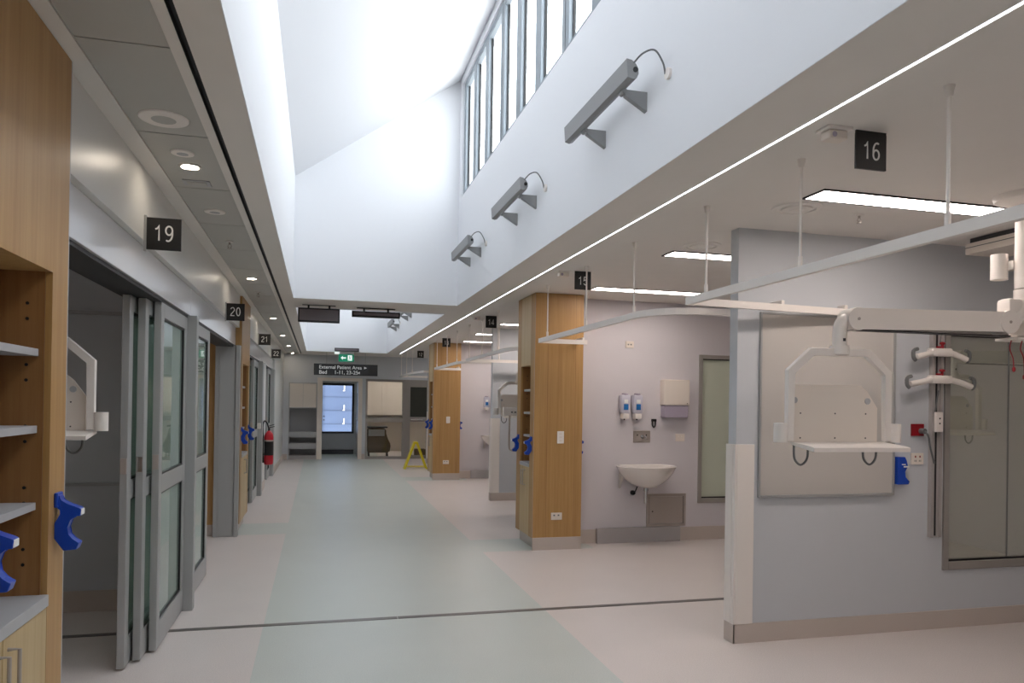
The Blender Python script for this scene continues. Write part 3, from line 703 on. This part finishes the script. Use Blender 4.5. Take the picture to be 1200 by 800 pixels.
# ================================================================== CURTAIN RAILS
def rail(label, path, rods, wall_brackets=(), zc=2.19):
    r = thing('curtain_rail', label, 'curtain rail', (path[0][0], path[0][1], 0), 0, 'white curtain rails hung over the bays')
    ox, oy = path[0][0], path[0][1]
    bm = B(); band(bm, [(p[0] - ox, p[1] - oy) for p in path], .03, .045, zc); obj('track', bm, 'white_metal', r)
    for (x, y) in rods:
        bm = B(); cyl(bm, (x - ox, y - oy, zc + .02), (x - ox, y - oy, H - .001), .0065, seg=10)
        cyl(bm, (x - ox, y - oy, zc + .02), (x - ox, y - oy, zc + .07), .011, seg=10); cyl(bm, (x - ox, y - oy, H - .04), (x - ox, y - oy, H - .001), .012, .02, seg=12)
        obj('hanger_rod', bm, 'white_metal', r, True)
    for (x, y0, y1) in wall_brackets:
        bm = B(); box(bm, x - ox - .012, x - ox + .012, min(y0, y1) - oy, max(y0, y1) - oy, zc + .0, zc + .05, .003); obj('wall_bracket', bm, 'white_metal', r)
def arc(cx, cy, r_, a0, a1, n=8): return [(cx + r_ * math.cos(math.radians(a0 + (a1 - a0) * k / n)), cy + r_ * math.sin(math.radians(a0 + (a1 - a0) * k / n))) for k in range(n + 1)]
rail('nearest curtain rail crossing in front of the grey partition', [(2.19, .9), (2.19, 4.14), (3.50, 4.27)], [(2.19, 1.3), (2.19, 2.20), (2.19, 3.05), (2.19, 3.93)], [(2.9, 4.21, 4.336), (3.42, 4.26, 4.336)])
rail('curtain rail of bay 15 from the large column round to the partition', [(2.70, 7.30), (2.19, 7.30)] + [(2.19, 5.1)] + arc(2.55, 4.92, .36, 180, 270) + [(4.2, 4.56)],
     [(2.19, 7.05), (2.19, 5.95), (2.19, 4.96)], [(2.9, 4.43, 4.56), (3.8, 4.43, 4.56), (2.66, 7.30, 7.52)])
rail('curtain rail of bay 14, its square corner left of the large column', arc(2.55, 8.75, .36, 270, 180) + [(2.19, 4.12 + PER), (5.0, 4.12 + PER)], [(2.19, 9.15), (2.19, 10.1), (2.19, 11.0), (2.7, 11.2)], [(3.2, 4.12 + PER, 4.336 + PER)])
rail('small distant curtain rail in front of the distant column cabinet', [(2.70, 7.30 + PER), (2.19, 7.30 + PER)] + [(2.19, 5.1 + PER)] + arc(2.55, 4.92 + PER, .36, 180, 270) + [(4.2, 4.56 + PER)],
     [(2.19, 14.15), (2.19, 13.0), (2.19, 12.04)], [(2.66, 7.30 + PER, 7.52 + PER), (3.0, 4.43 + PER, 4.56 + PER)])
rail('farthest curtain rail, left of the distant column under sign 12', [(2.9, 19.4), (2.05, 19.4), (2.05, 16.8), (2.19, 15.9), (2.8, 15.7)], [(2.05, 19.2), (2.05, 18.0), (2.05, 16.9)], ())

# ================================================================== PARTITION ITEMS, BAY 16
yW = 4.336
t = thing('whiteboard', 'blank whiteboard in a thin metal frame on the grey partition', 'whiteboard', (2.81, yW, .95))
bm = B(); box(bm, .012, 1.053, -.012, 0, .012, 1.213); obj('writing_surface', bm, 'board', t)
bm = B()
box(bm, 0, .014, -.02, 0, 0, 1.225, .002); box(bm, 1.05, 1.066, -.02, 0, 0, 1.225, .002); box(bm, .014, 1.05, -.02, 0, 1.211, 1.225, .002); box(bm, .014, 1.05, -.028, 0, 0, .016, .002)
obj('board_frame', bm, 'alu', t)

# monitor boom with monitor support
def frame_tray(parent):
    """monitor support, origin at top of its swivel (z down)"""
    f = B(); pts = [(-.30, -.47), (-.30, -.115), (-.17, 0), (.17, 0), (.30, -.115), (.30, -.47)]
    outer = pts; k = .04
    inner = [(-.264, -.47), (-.264, -.130), (-.156, -.036), (.156, -.036), (.264, -.130), (.264, -.47)]
    poly = outer + inner[::-1]
    prism(f, poly, 'y', -.017, .017); bmesh.ops.bevel(f, geom=f.edges[:], offset=.003, segments=1, affect='EDGES')
    fr = obj('support_frame', f, 'white_metal', parent)
    p = B(); prism(p, [(-.245, -.475), (-.245, -.20), (-.225, -.185), (.15, -.185), (.19, -.215), (.25, -.30), (.25, -.475)], 'y', .028, .036); pl = obj('back_plate', p, 'cream', parent)
    for x in (-.2, 0, .18):
        for z in (-.33, -.455): h = B(); cyl(h, (x, .0265, z), (x, .028, z), .004, seg=8); obj('screw', h, 'black', parent)
    for x in (.19, -.235): h = B(); cyl(h, (x, .024, -.265), (x, .028, -.265), .016); obj('rubber_bung', h, 'lam', parent)
    s = B(); prism(s, [(.036, -.475), (.036, -.49), (-.15, -.515), (-.15, -.495), (-.13, -.49)], 'x', -.245, .30); obj('tray', s, 'white_metal', parent)
    for sx in (-1, 1):
        b_ = B(); cyl(b_, (sx * .328, 0, -.475), (sx * .328, 0, -.38), .034, seg=20); box(b_, sx * .30, sx * .328, -.02, .02, -.47, -.385); obj('rail_clamp', b_, 'white_metal', parent, True)
    for sx in (-1, 1):
        l = B(); pts = [(sx * .24 + .0, .02, -.49), (sx * .235, .02, -.56), (sx * .20, .02, -.59), (sx * .165 , .02, -.56), (sx * .16, .02, -.49)]
        tube(l, pts, .006, 8, 5); obj('cable_loop', l, 'greycable', parent, True)
def boom(label, loc, rz=0, flip=False):
    """ceiling column at local origin x=0, arm runs along -x"""
    t = thing('monitor_boom', label, 'equipment arm', loc, rz, 'white ceiling mounted equipment booms')
    b = B(); lathe(b, [(.16, H - .0005), (.16, H - .012), (.15, H - .03), (.075, H - .05), (.06, H - .055)], seg=40); obj('ceiling_cover', b, 'white_metal', t, True)
    b = B(); cyl(b, (0, 0, 2.21), (0, 0, H - .04), .055, seg=32); cyl(b, (0, 0, 2.09), (0, 0, 2.205), .058, seg=32); obj('column', b, 'white_metal', t, True)
    b = B(); cyl(b, (-.075, .10, 2.27), (-.075, .10, 2.41), .042, seg=24); box(b, -.06, 0, .03, .1, 2.32, 2.37, .01); obj('brake_unit', b, 'white_metal', t, True)
    b = B(); tube(b, [(.0, 0, 2.13), (-.05, 0, 2.10), (-.10, 0, 2.03)], .05, 16, 4); box(b, -.155, -.06, -.045, .045, 2.06, 2.15, .02); obj('elbow', b, 'white_metal', t, True)
    b = B(); L = 1.08; cyl(b, (-.15, -.048, 2.02), (-.15, .048, 2.02), .062, seg=28); cyl(b, (-L + .0, -.048, 2.0), (-L, .048, 2.0), .058, seg=28)
    prism(b, [(-L, 1.948), (-.15, 1.968), (-.15, 2.075), (-L, 2.055)], 'y', -.042, .042); obj('spring_arm', b, 'white_metal', t, True)
    b = B(); box(b, -L - .02, -.13, -.03, .03, 1.944, 1.95); obj('arm_cover_seam', b, 'black', t)
    b = B(); 
    for x_, z_ in ((-.15, 2.02), (-L, 2.0)): cyl(b, (x_, -.051, z_), (x_, -.048, z_), .008, seg=10)
    obj('pivot_screw', b, 'steel', t)
    b = B(); tube(b, [(-L, 0, 2.0), (-L - .045, 0, 1.995), (-L - .073, 0, 1.955), (-L - .075, 0, 1.85)], .034, 18, 4); lathe(b, [(.045, 1.865), (.047, 1.845), (.047, 1.82), (.03, 1.815)], c=(-L - .075, 0, 0), seg=24); obj('drop_tube', b, 'white_metal', t, True)
    e = bpy.data.objects.new('monitor_support', None); COL.objects.link(e); e.parent = t; e.location = (-L - .075, 0, 1.85); e.rotation_euler = (0, 0, PI if flip else 0)
    frame_tray(e)
    b = B(); box(b, -L - .082, -L - .068, -.0385, -.036, 1.885, 1.90); obj('warning_label', b, 'black', t)
    b = B(); box(b, -.13, .5, -.07, .07, 1.925, 1.94, .004); box(b, -.06, .5, -.055, .055, 1.95, 2.04, .01); obj('service_head', b, 'white_metal', t)
    for x_, l_ in ((-.115, .16), (-.045, .20)):
        b = B(); tube(b, [(x_, -.02, 1.925), (x_ - .01, -.02, 1.88), (x_ + .012, -.02, 1.83), (x_ + .018, -.02, 1.935 - l_)], .003, 6, 4); sph(b, (x_ + .018, -.02, 1.93 - l_), .009, 1, 1, 1.6, 8, 6); obj('red_cord', b, 'redp', t)
    return t
boom('white ceiling boom carrying an empty monitor support in front of the whiteboard', (3.71, 3.2, 0), math.radians(-1.5))
boom('white equipment boom seen through the partition window in bay 15', (6.40, 5.20, 0), 0)
bb = boom('white equipment boom hanging in bay 14 between partition and large column', (3.93, 10.35, 0), math.radians(2))
# grey power rail under bay 14 support
t = thing('power_strip', 'white power strip with a drooping grey pipe in bay 14 left of the large column', 'power strip', (2.37, 9.55, 1.38))
b = B(); box(b, 0, .36, -.03, .03, 0, .11, .004); box(b, 0, .07, -.032, -.03, .02, .09); obj('strip_body', b, 'white_metal', t)
b = B()
for i in range(5): box(b, .10 + .045 * i, .125 + .045 * i, -.033, -.03, .035, .055)
obj('socket_row', b, 'greycable', t)
b = B(); tube(b, [(.09, .0, 0), (.09, 0, -.06), (.09, 0, -.40), (.12, 0, -.46), (.2, 0, -.47), (.36, 0, -.47)], .012, 10, 5); obj('pipe', b, 'steel', t, True)
b = B(); cyl(b, (.28, .0, .11), (.28, 0, .46), .018); obj('hanger', b, 'white_metal', t)

# monitor support inside room 19
t = boom('white monitor boom inside room 19 behind the foreground cabinet', (-2.555, 4.2, 0), PI, True)

# vertical equipment rail with swing arms
t = thing('equipment_rail', 'vertical wall rail with two white curved swing arms beside the bay window', 'wall rail', (4.215, yW, 0))
b = B(); box(b, -.045, .045, -.02, 0, .65, 2.10, .003); box(b, -.045, -.028, -.034, -.02, .65, 2.10); box(b, .028, .045, -.034, -.02, .65, 2.10); obj('rail_channel', b, 'alu_light', t)
b = B(); box(b, -.006, .006, -.024, -.02, .66, 2.09); obj('slot', b, 'alu_dark', t)
for z, s in ((1.945, .225), (1.755, .275)):
    b = B(); tube(b, [(-s, -.075, z - .035), (-s * .6, -.07, z - .016), (-.08, -.06, z + .004)], .021, 12, 4); box(b, -.09, .08, -.085, -.02, z - .025, z + .032, .012)
    tube(b, [(.07, -.06, z + .004), (s * .6, -.07, z - .018), (s * .88, -.08, z - .045)], .021, 12, 4); a = obj('swing_arm', b, 'white_metal', t, True)
    for sx in (-1, 1):
        b = B(); xx = -(s + .005) if sx < 0 else s * .88 + .005; tube(b, [(xx, -.078, z - .06), (xx + sx * .02, -.078, z - .04), (xx + sx * .02, -.078, z + .005), (xx - sx * .015, -.078, z + .02)], .013, 8, 3)
        obj('hook', b, 'greycable', a, True)
    b = B(); cyl(b, (0, -.07, z + .03), (0, -.07, z + .06), .009); sph(b, (0, -.07, z + .065), .014, 1.7, 1, .8, 12, 8); box(b, -.045, -.005, -.075, -.06, z + .03, z + .045, .003); obj('red_knob', b, 'redp', a, True)
b = B(); box(b, -.03, .03, -.055, -.034, 1.39, 1.53, .005); d = obj('control_box', b, 'white_metal', t)
b = B(); cyl(b, (0, -.057, 1.485), (0, -.055, 1.485), .006, seg=10); cyl(b, (0, -.057, 1.45), (0, -.055, 1.45), .006, seg=10); obj('button', b, 'black', d)
b = B(); tube(b, [(-.005, -.045, 1.68), (-.02, -.05, 1.62), (-.03, -.045, 1.53)], .005, 8, 5); obj('cable', b, 'greycable', t, True)
t = thing('red_socket', 'red emergency power socket with a grey plug on the partition', 'socket', (4.02, yW, 1.36))
b = B(); box(b, 0, .105, -.012, 0, 0, .085, .003); obj('faceplate', b, 'redp', t)
b = B(); cyl(b, (.075, -.05, .035), (.075, -.012, .035), .019); obj('plug', b, 'greycable', t, True)
b = B(); tube(b, [(.075, -.05, .035), (.08, -.075, -.0), (.10, -.07, -.07), (.135, -.05, -.12), (.17, -.036, -.19)], .0065, 8, 5); obj('cable', b, 'greycable', t, True)
t = thing('wall_socket', 'white double socket on the partition below the red socket', 'socket', (4.02, yW, 1.16))
b = B(); box(b, 0, .105, -.01, 0, 0, .08, .003); obj('faceplate', b, 'cream', t)
b = B()
for x in (.03, .068): box(b, x, x + .01, -.0115, -.01, .048, .062, .001)
obj('rocker_switch', b, 'redp', t)
b = B()
for x in (.028, .066):
    box(b, x, x + .003, -.0112, -.01, .02, .032); box(b, x + .012, x + .015, -.0112, -.01, .02, .032)
obj('socket_holes', b, 'black', t)
t = thing('sharps_clip', 'dark blue plastic clip on the partition at the lower right of the whiteboard', 'holder', (3.885, yW, 1.025))
b = B(); prism(b, [(0, 0), (.09, 0), (.10, .02), (.06, .05), (.055, .09), (.085, .125), (.07, .165), (.06, .19), (0, .19)], 'y', -.04, 0); bmesh.ops.bevel(b, geom=b.edges[:], offset=.003, segments=1, affect='EDGES'); obj('clip_body', b, 'blue', t)
b = B(); box(b, .045, .09, -.0425, -.04, .118, .128, .0); box(b, .03, .06, -.0425, -.04, .135, .142); obj('white_tip', b, 'letters', t)
# wall mounted service beam near the ceiling
t = thing('service_beam', 'cream boxed beam under the ceiling at the upper right behind the boom', 'ceiling beam', (4.28, 1.6, 0))
b = B(); box(b, 0, .32, 0, 2.55, 2.61, H - .035, .004); obj('beam_body', b, 'cream', t)
b = B(); box(b, -.002, 0, 0, 2.55, 2.652, 2.657); obj('beam_groove', b, 'greycable', t)
b = B(); box(b, .02, .30, .02, 2.53, H - .035, H - .001); obj('ceiling_mount', b, 'lino_dark', t)

# ================================================================== BASIN WALL ITEMS (bay 15, and again in bay 13)
def basin_set(o, far):
    y = 7.80 + o; items = []
    def nm(near, away): return away if far else near
    t = thing('wash_basin', nm('white ceramic wash basin on the wall of bay 15', 'distant white wash basin half hidden behind the second partition'), 'basin', (3.53, y, .635), 0, 'wall hung wash basins')
    bm = B(); seg = 36; prof = [(.05, 0, .10), (.11, .012, .16), (.18, .045, .22), (.25, .10, .28), (.30, .155, .32), (.33, .205, .345), (.342, .232, .36), (.336, .24, .355), (.31, .232, .33), (.27, .17, .28), (.18, .10, .2), (.06, .075, .07)]
    rings = []
    for ri, (a, z, b_) in enumerate(prof):
        rg = []
        for k in range(seg):
            th = 2 * PI * k / seg; x = math.cos(th) * a; yy = -.20 + math.sin(th) * b_ * .75
            yy = min(yy, -.004 if ri < 7 else -.012 - .012 * (ri - 6))
            zz = z
            rg.append(bm.verts.new((x, yy, zz)))
        rings.append(rg)
    for a, b_ in zip(rings, rings[1:]):
        for k in range(seg): bm.faces.new((a[k], a[(k + 1) % seg], b_[(k + 1) % seg], b_[k]))
    bm.faces.new(rings[0][::-1]); bm.faces.new(rings[-1])
    obj('bowl', bm, 'ceramic', t, True)
    for sx in (-.23, .22):
        bm = B(); prism(bm, [(0, .14), (0, -.03), (-.05, .05), (-.10, .14)], 'x', sx - .012, sx + .012); obj('wall_bracket', bm, 'ceramic', t)
    bm = B(); cyl(bm, (.0, -.2, -.18), (.0, -.2, .02), .02, seg=18); cyl(bm, (0, -.2, -.04), (0, -.2, .0), .027, seg=18); obj('waste_pipe', bm, 'chrome', t, True)
    bm = B(); cyl(bm, (-.075, -.03, -.08), (-.075, 0, -.08), .026); cyl(bm, (-.075, -.06, -.08), (-.075, -.03, -.08), .014); tube(bm, [(-.075, -.05, -.08), (-.07, -.08, -.05), (-.04, -.12, .06)], .006, 8, 4); obj('stop_valve', bm, 'black', t, True)
    bm = B(); cyl(bm, (0, -.19, .074), (0, -.19, .08), .022); obj('drain', bm, 'chrome', t)
    for i, x in enumerate((3.27, 3.42)):
        t = thing('soap_dispenser', nm(('left soap dispenser of the pair above the basin', 'right soap dispenser of the pair above the basin')[i], ('left distant soap dispenser beside the second partition edge', 'right distant soap dispenser against the second partition edge')[i]), 'soap dispenser', (x, y, 1.39), 0, 'soap dispensers above the basins')
        bm = B(); box(bm, 0, .115, -.09, 0, .06, .27, .02); obj('dispenser_body', bm, 'dispenser', t, True)
        bm = B(); box(bm, .02, .095, -.105, -.0, 0, .058, .012); obj('push_lever', bm, 'white_metal', t, True)
        bm = B(); box(bm, .03, .085, -.0925, -.09, .10, .165); obj('blue_label', bm, 'bluelabel', t)
        bm = B(); box(bm, .035, .08, -.0925, -.09, .175, .215); obj('white_label', bm, 'letters', t)
        bm = B(); cyl(bm, (.0575, -.05, .262), (.0575, -.05, .285), .035); obj('top_cap', bm, 'clearp', t, True)
        bm = B(); cyl(bm, (.055, -.05, -.015), (.055, -.05, 0), .008); obj('nozzle', bm, 'black', t)
    if far: return
    t = thing('towel_dispenser', 'cream paper towel dispenser on the basin wall', 'towel dispenser', (3.78, y, 1.41))
    bm = B(); box(bm, 0, .32, -.11, 0, .14, .43, .008); obj('cover', bm, 'cream', t)
    bm = B(); box(bm, .012, .308, -.10, 0, .0, .138, .008); obj('lower_housing', bm, 'clearp', t)
    bm = B(); cyl(bm, (.29, -.112, .16), (.29, -.11, .16), .006); obj('lock', bm, 'black', t)
    t = thing('small_hook', 'small black U shaped hook between soap and towel dispensers', 'hook', (3.675, y, 1.29))
    bm = B(); tube(bm, [(.012, -.012, .09), (.012, -.012, .03), (.03, -.014, .006), (.048, -.012, .03), (.048, -.012, .09)], .009, 8, 4); box(bm, .0, .06, -.022, 0, .07, .10, .004); obj('hook_body', bm, 'black', t, True)
    t = thing('tap_plate', 'steel wall plate with a sensor spout above the basin', 'tap', (3.455, y, 1.12))
    bm = B(); box(bm, 0, .21, -.008, 0, 0, .135, .003); obj('plate', bm, 'steel', t)
    bm = B(); cyl(bm, (.105, -.03, .07), (.105, -.008, .07), .022); tube(bm, [(.105, -.03, .07), (.105, -.08, .075), (.105, -.13, .055)], .012, 10, 4); obj('spout', bm, 'chrome', t, True)
    bm = B(); cyl(bm, (.16, -.010, .085), (.16, -.008, .085), .008); cyl(bm, (.05, -.010, .085), (.05, -.008, .085), .008); obj('sensor', bm, 'black', t)
    t = thing('wall_socket', 'white socket plate right of the tap plate under the towel dispenser', 'socket', (3.98, y, 1.135))
    bm = B(); box(bm, 0, .115, -.01, 0, 0, .085, .003); obj('faceplate', bm, 'cream', t)
    bm = B(); box(bm, .03, .04, -.0115, -.01, .05, .065); box(bm, .07, .08, -.0115, -.01, .05, .065); obj('rocker_switch', bm, 'white_metal', t)
    t = thing('service_hatch', 'square stainless access hatch low on the wall right under the basin', 'hatch', (3.63, y, .165))
    bm = B(); 
    box(bm, 0, .03, -.012, 0, 0, .37, .002); box(bm, .46, .49, -.012, 0, 0, .37, .002); box(bm, .03, .46, -.012, 0, 0, .03, .002); box(bm, .03, .46, -.012, 0, .34, .37, .002); obj('hatch_frame', bm, 'steel', t)
    bm = B(); box(bm, .034, .456, -.008, 0, .034, .336, .001); d = obj('hatch_door', bm, 'steel', t)
    bm = B(); cyl(bm, (.075, -.011, .17), (.075, -.008, .17), .008); obj('lock', bm, 'black', d)
    bm = B(); box(bm, .0305, .0335, -.009, -.001, .03, .34); box(bm, .4565, .4595, -.009, -.001, .03, .34); obj('shadow_gap', bm, 'black', t)
    t = thing('data_plate', 'small white data outlet high on the basin wall', 'socket', (3.345, y, 2.19))
    bm = B(); box(bm, 0, .10, -.01, 0, 0, .075, .003); obj('faceplate', bm, 'cream', t)
    bm = B(); box(bm, .025, .042, -.0115, -.01, .03, .045); box(bm, .058, .075, -.0115, -.01, .03, .045); obj('data_ports', bm, 'greycable', t)
basin_set(0, False); basin_set(PER, True)
def plate(label, x, y, z, w, h, n=2, vert=True):
    t = thing('switch_plate' if vert else 'wall_socket', label, 'switch' if vert else 'socket', (x, y, z), 0, 'white plates on the column cabinets')
    bm = B(); box(bm, 0, w, -.01, 0, 0, h, .003); obj('faceplate', bm, 'white_metal' if vert else 'cream', t)
    bm = B()
    for i in range(n):
        if vert: box(bm, w * .3, w * .7, -.012, -.01, h * (.15 + .28 * i), h * (.32 + .28 * i), .001)
        else: box(bm, w * (.2 + .4 * i), w * (.35 + .4 * i), -.0115, -.01, h * .55, h * .75, .0005)
    obj('rocker_switch', bm, 'cream' if vert else 'greycable', t)
plate('white light switch plate halfway up the large column cabinet', 2.46, 7.52, 1.125, .075, .13, 3)
plate('small cream double socket low on the large column cabinet', 2.405, 7.52, .315, .12, .075, 2, False)
plate('tiny white switch plate on the distant column cabinet', 2.46, 7.52 + PER, 1.125, .075, .13, 3)
plate('tiny cream socket low on the distant column cabinet', 2.405, 7.52 + PER, .315, .12, .075, 2, False)

# ================================================================== LEFT SIDE ITEMS
t = thing('fire_extinguisher', 'red fire extinguisher with black hose hanging on the left wall', 'fire extinguisher', (-.80, 13.2, .44))
b = B(); lathe(b, [(.05, .0), (.072, .012), (.076, .04), (.076, .46), (.066, .52), (.035, .56), (.02, .575)], seg=28); obj('cylinder_body', b, 'red', t, True)
b = B(); lathe(b, [(.0765, .16), (.0772, .165), (.0772, .40), (.0765, .405)], seg=28); obj('dark_label', b, 'black', t, True)
b = B(); lathe(b, [(.0775, .395), (.0785, .40), (.0785, .415), (.0775, .42)], seg=28); obj('strap', b, 'steel', t, True)
b = B(); cyl(b, (0, 0, .57), (0, 0, .62), .018); prism(b, [(-.02, .615), (.09, .64), (.09, .652), (-.02, .632)], 'y', -.012, .012); prism(b, [(-.02, .64), (.085, .675), (.085, .687), (-.02, .655)], 'y', -.01, .01); obj('valve_handle', b, 'black', t)
b = B(); tube(b, [(0, -.01, .6), (-.03, -.04, .70), (-.07, -.06, .74), (-.095, -.06, .66), (-.09, -.06, .45), (-.088, -.06, .2)], .012, 10, 6); cyl(b, (-.088, -.06, .04), (-.088, -.06, .21), .02, .013); obj('hose', b, 'hose', t, True)
b = B(); box(b, -.10, -.076, -.03, .03, .40, .50, .003); obj('wall_bracket', b, 'steel', t)
t = thing('door_lock_plate', 'small white box fixed on the sliding door near the extinguisher', 'plate', (-.918, 12.25, 1.08))
b = B(); box(b, 0, .05, -.04, .04, 0, .09, .006); obj('box_body', b, 'white_metal', t)

# ================================================================== FAR END ITEMS
t = thing('storage_unit', 'built in cream cupboards over grey open shelves left of the far doorway', 'cupboard', (-.74, YF, 0))
b = B(); box(b, 0, .02, 0, .5, 0, 1.99); box(b, .69, .71, 0, .5, 0, 1.99); box(b, .02, .69, .48, .5, 0, 1.99); box(b, .02, .69, 0, .48, 1.97, 1.99); box(b, .02, .69, .0, .48, 1.32, 1.34); obj('carcass', b, 'lam', t)
for i in range(2):
    b = B(); box(b, .022 + i * .335, .352 + i * .335, -.01, .01, 1.345, 1.965, .002); d = obj('cupboard_door', b, 'cream', t)
for z in (.72, .42):
    b = B(); box(b, .02, .69, .02, .48, z - .15, z, .002); obj('shelf', b, 'lam', t)
b = B(); box(b, .02, .69, .03, .48, 0, .10); obj('plinth', b, 'skirt_grey', t)
t = thing('floor_sign', 'yellow folding wet floor sign standing before the far glazed screen', 'floor sign', (2.18, 17.1, 0))
for s in (-1, 1):
    b = B()
    q = [(s * .012, .60), (s * .045, .60), (s * .27, .0), (s * .235, .0)]
    if s < 0:
        prism(b, q, 'y', -.13, .13)
    else:
        prism(b, q, 'y', -.13, -.10); prism(b, q, 'y', .10, .13)
    obj('panel', b, 'yellow', t)
b = B(); box(b, -.045, .045, -.13, .13, .58, .62, .008); obj('top_hinge', b, 'yellow', t)
b = B()
for yy in (-.115, .115): box(b, -.24, .24, yy - .008, yy + .008, .045, .06)
obj('spreader', b, 'yellow', t)
t = thing('wall_cupboard', 'large cream wall cupboard inside the utility room behind the glazed screen', 'cupboard', (1.22, 22.8, 1.12))
for i in range(3):
    b = B(); box(b, .02 + i * .62, .62 + i * .62, -.02, .0, 0, .98, .002); obj('cupboard_door', b, 'cream', t)
b = B(); box(b, 0, 1.9, 0, .38, 0, .98); obj('carcass', b, 'cream', t)
b = B(); box(b, 0, 1.9, -.2, .38, -.19, -.13, .003); o = obj('bench_top', b, 'lam', loc=(1.22, 22.8, 1.12)); tag(o, 'grey bench top under the cream cupboard in the utility room', 'worktop')
t = thing('linen_trolley', 'brown covered linen trolley behind the far window', 'trolley', (1.62, 20.9, 0))
b = B(); prism(b, [(-.30, .12), (.30, .12), (.34, .35), (.22, .50), (.20, .78), (-.30, .80)], 'y', -.2, .25)
bmesh.ops.bevel(b, geom=b.edges[:], offset=.03, segments=2, affect='EDGES'); obj('cloth_cover', b, 'brown', t, True)
b = B(); box(b, -.32, .24, -.22, .27, .80, .84, .005); obj('trolley_top', b, 'lino_dark', t)
b = B(); box(b, -.28, .16, -.215, -.2, .58, .76); obj('front_bin', b, 'skirt_grey', t)
b = B()
for x, y_ in ((-.25, -.15), (.25, -.15), (-.25, .2), (.25, .2)): cyl(b, (x - .015, y_, .05), (x + .015, y_, .05), .05); box(b, x - .01, x + .01, y_ - .01, y_ + .01, .05, .14)
obj('castor', b, 'black', t)
b = B(); box(b, 0, .3, 0, .25, 0, .22, .02); o = obj('waste_box', b, 'brown', loc=(2.62, 20.7, 0)); tag(o, 'small brown box on the floor behind the far door glass', 'box')
# utility room ceiling light, lights that room
t = thing('ceiling_panel_light', 'ceiling light of the utility room behind the glazed screen', 'light', (2.3, 21.6, H))
b = B(); box(b, -.6, .6, -.15, .15, -.02, -.001); obj('housing', b, 'white_metal', t)
b = B(); box(b, -.58, .58, -.13, .13, -.024, -.02); obj('diffuser', b, 'lum', t)

# ================================================================== LIGHT, WORLD, CAMERA
w = bpy.data.worlds.new('World'); sc.world = w; w.use_nodes = True
bg = w.node_tree.nodes['Background']; bg.inputs[0].default_value = (0.94, 0.975, 1.0, 1); bg.inputs[1].default_value = 4.3
def portal(loc, rot, sx, sy):
    l = bpy.data.lights.new('window_portal', 'AREA'); l.shape = 'RECTANGLE'; l.size = sx; l.size_y = sy; l.cycles.is_portal = True
    o = bpy.data.objects.new('window_portal', l); COL.objects.link(o); o.location = loc; o.rotation_euler = rot
portal((1.78, 2.9, 4.68), (0, PI / 2, 0), 1.4, 11.6)
portal((1.78, 14.2, 4.68), (0, PI / 2, 0), 1.4, 8.6)
portal((.55, 22.0, 1.3), (-PI / 2, 0, 0), 1.0, 1.5)

f = 870.6; py = 467.4; yaw = .25487; pitch = .00498; roll = .0152
fw = Vector((math.sin(yaw) * math.cos(pitch), math.cos(yaw) * math.cos(pitch), math.sin(pitch)))
rt = Vector((math.cos(yaw), -math.sin(yaw), 0)); up = rt.cross(fw)
r2 = rt * math.cos(roll) + up * math.sin(roll); u2 = up * math.cos(roll) - rt * math.sin(roll)
cam = bpy.data.cameras.new('camera'); co = bpy.data.objects.new('camera', cam); COL.objects.link(co)
mw = Matrix((r2, u2, -fw)).transposed().to_4x4(); mw.translation = (0, 0, 1.55); co.matrix_world = mw
cam.sensor_width = 36; cam.lens = f / 1200 * 36; cam.shift_y = (py - 400) / 1200; cam.clip_start = .05
sc.camera = co
vs = sc.view_settings; vs.view_transform = 'Standard'; vs.look = 'None'; vs.gamma = 1; vs.use_curve_mapping = False
vs.exposure = 0.55
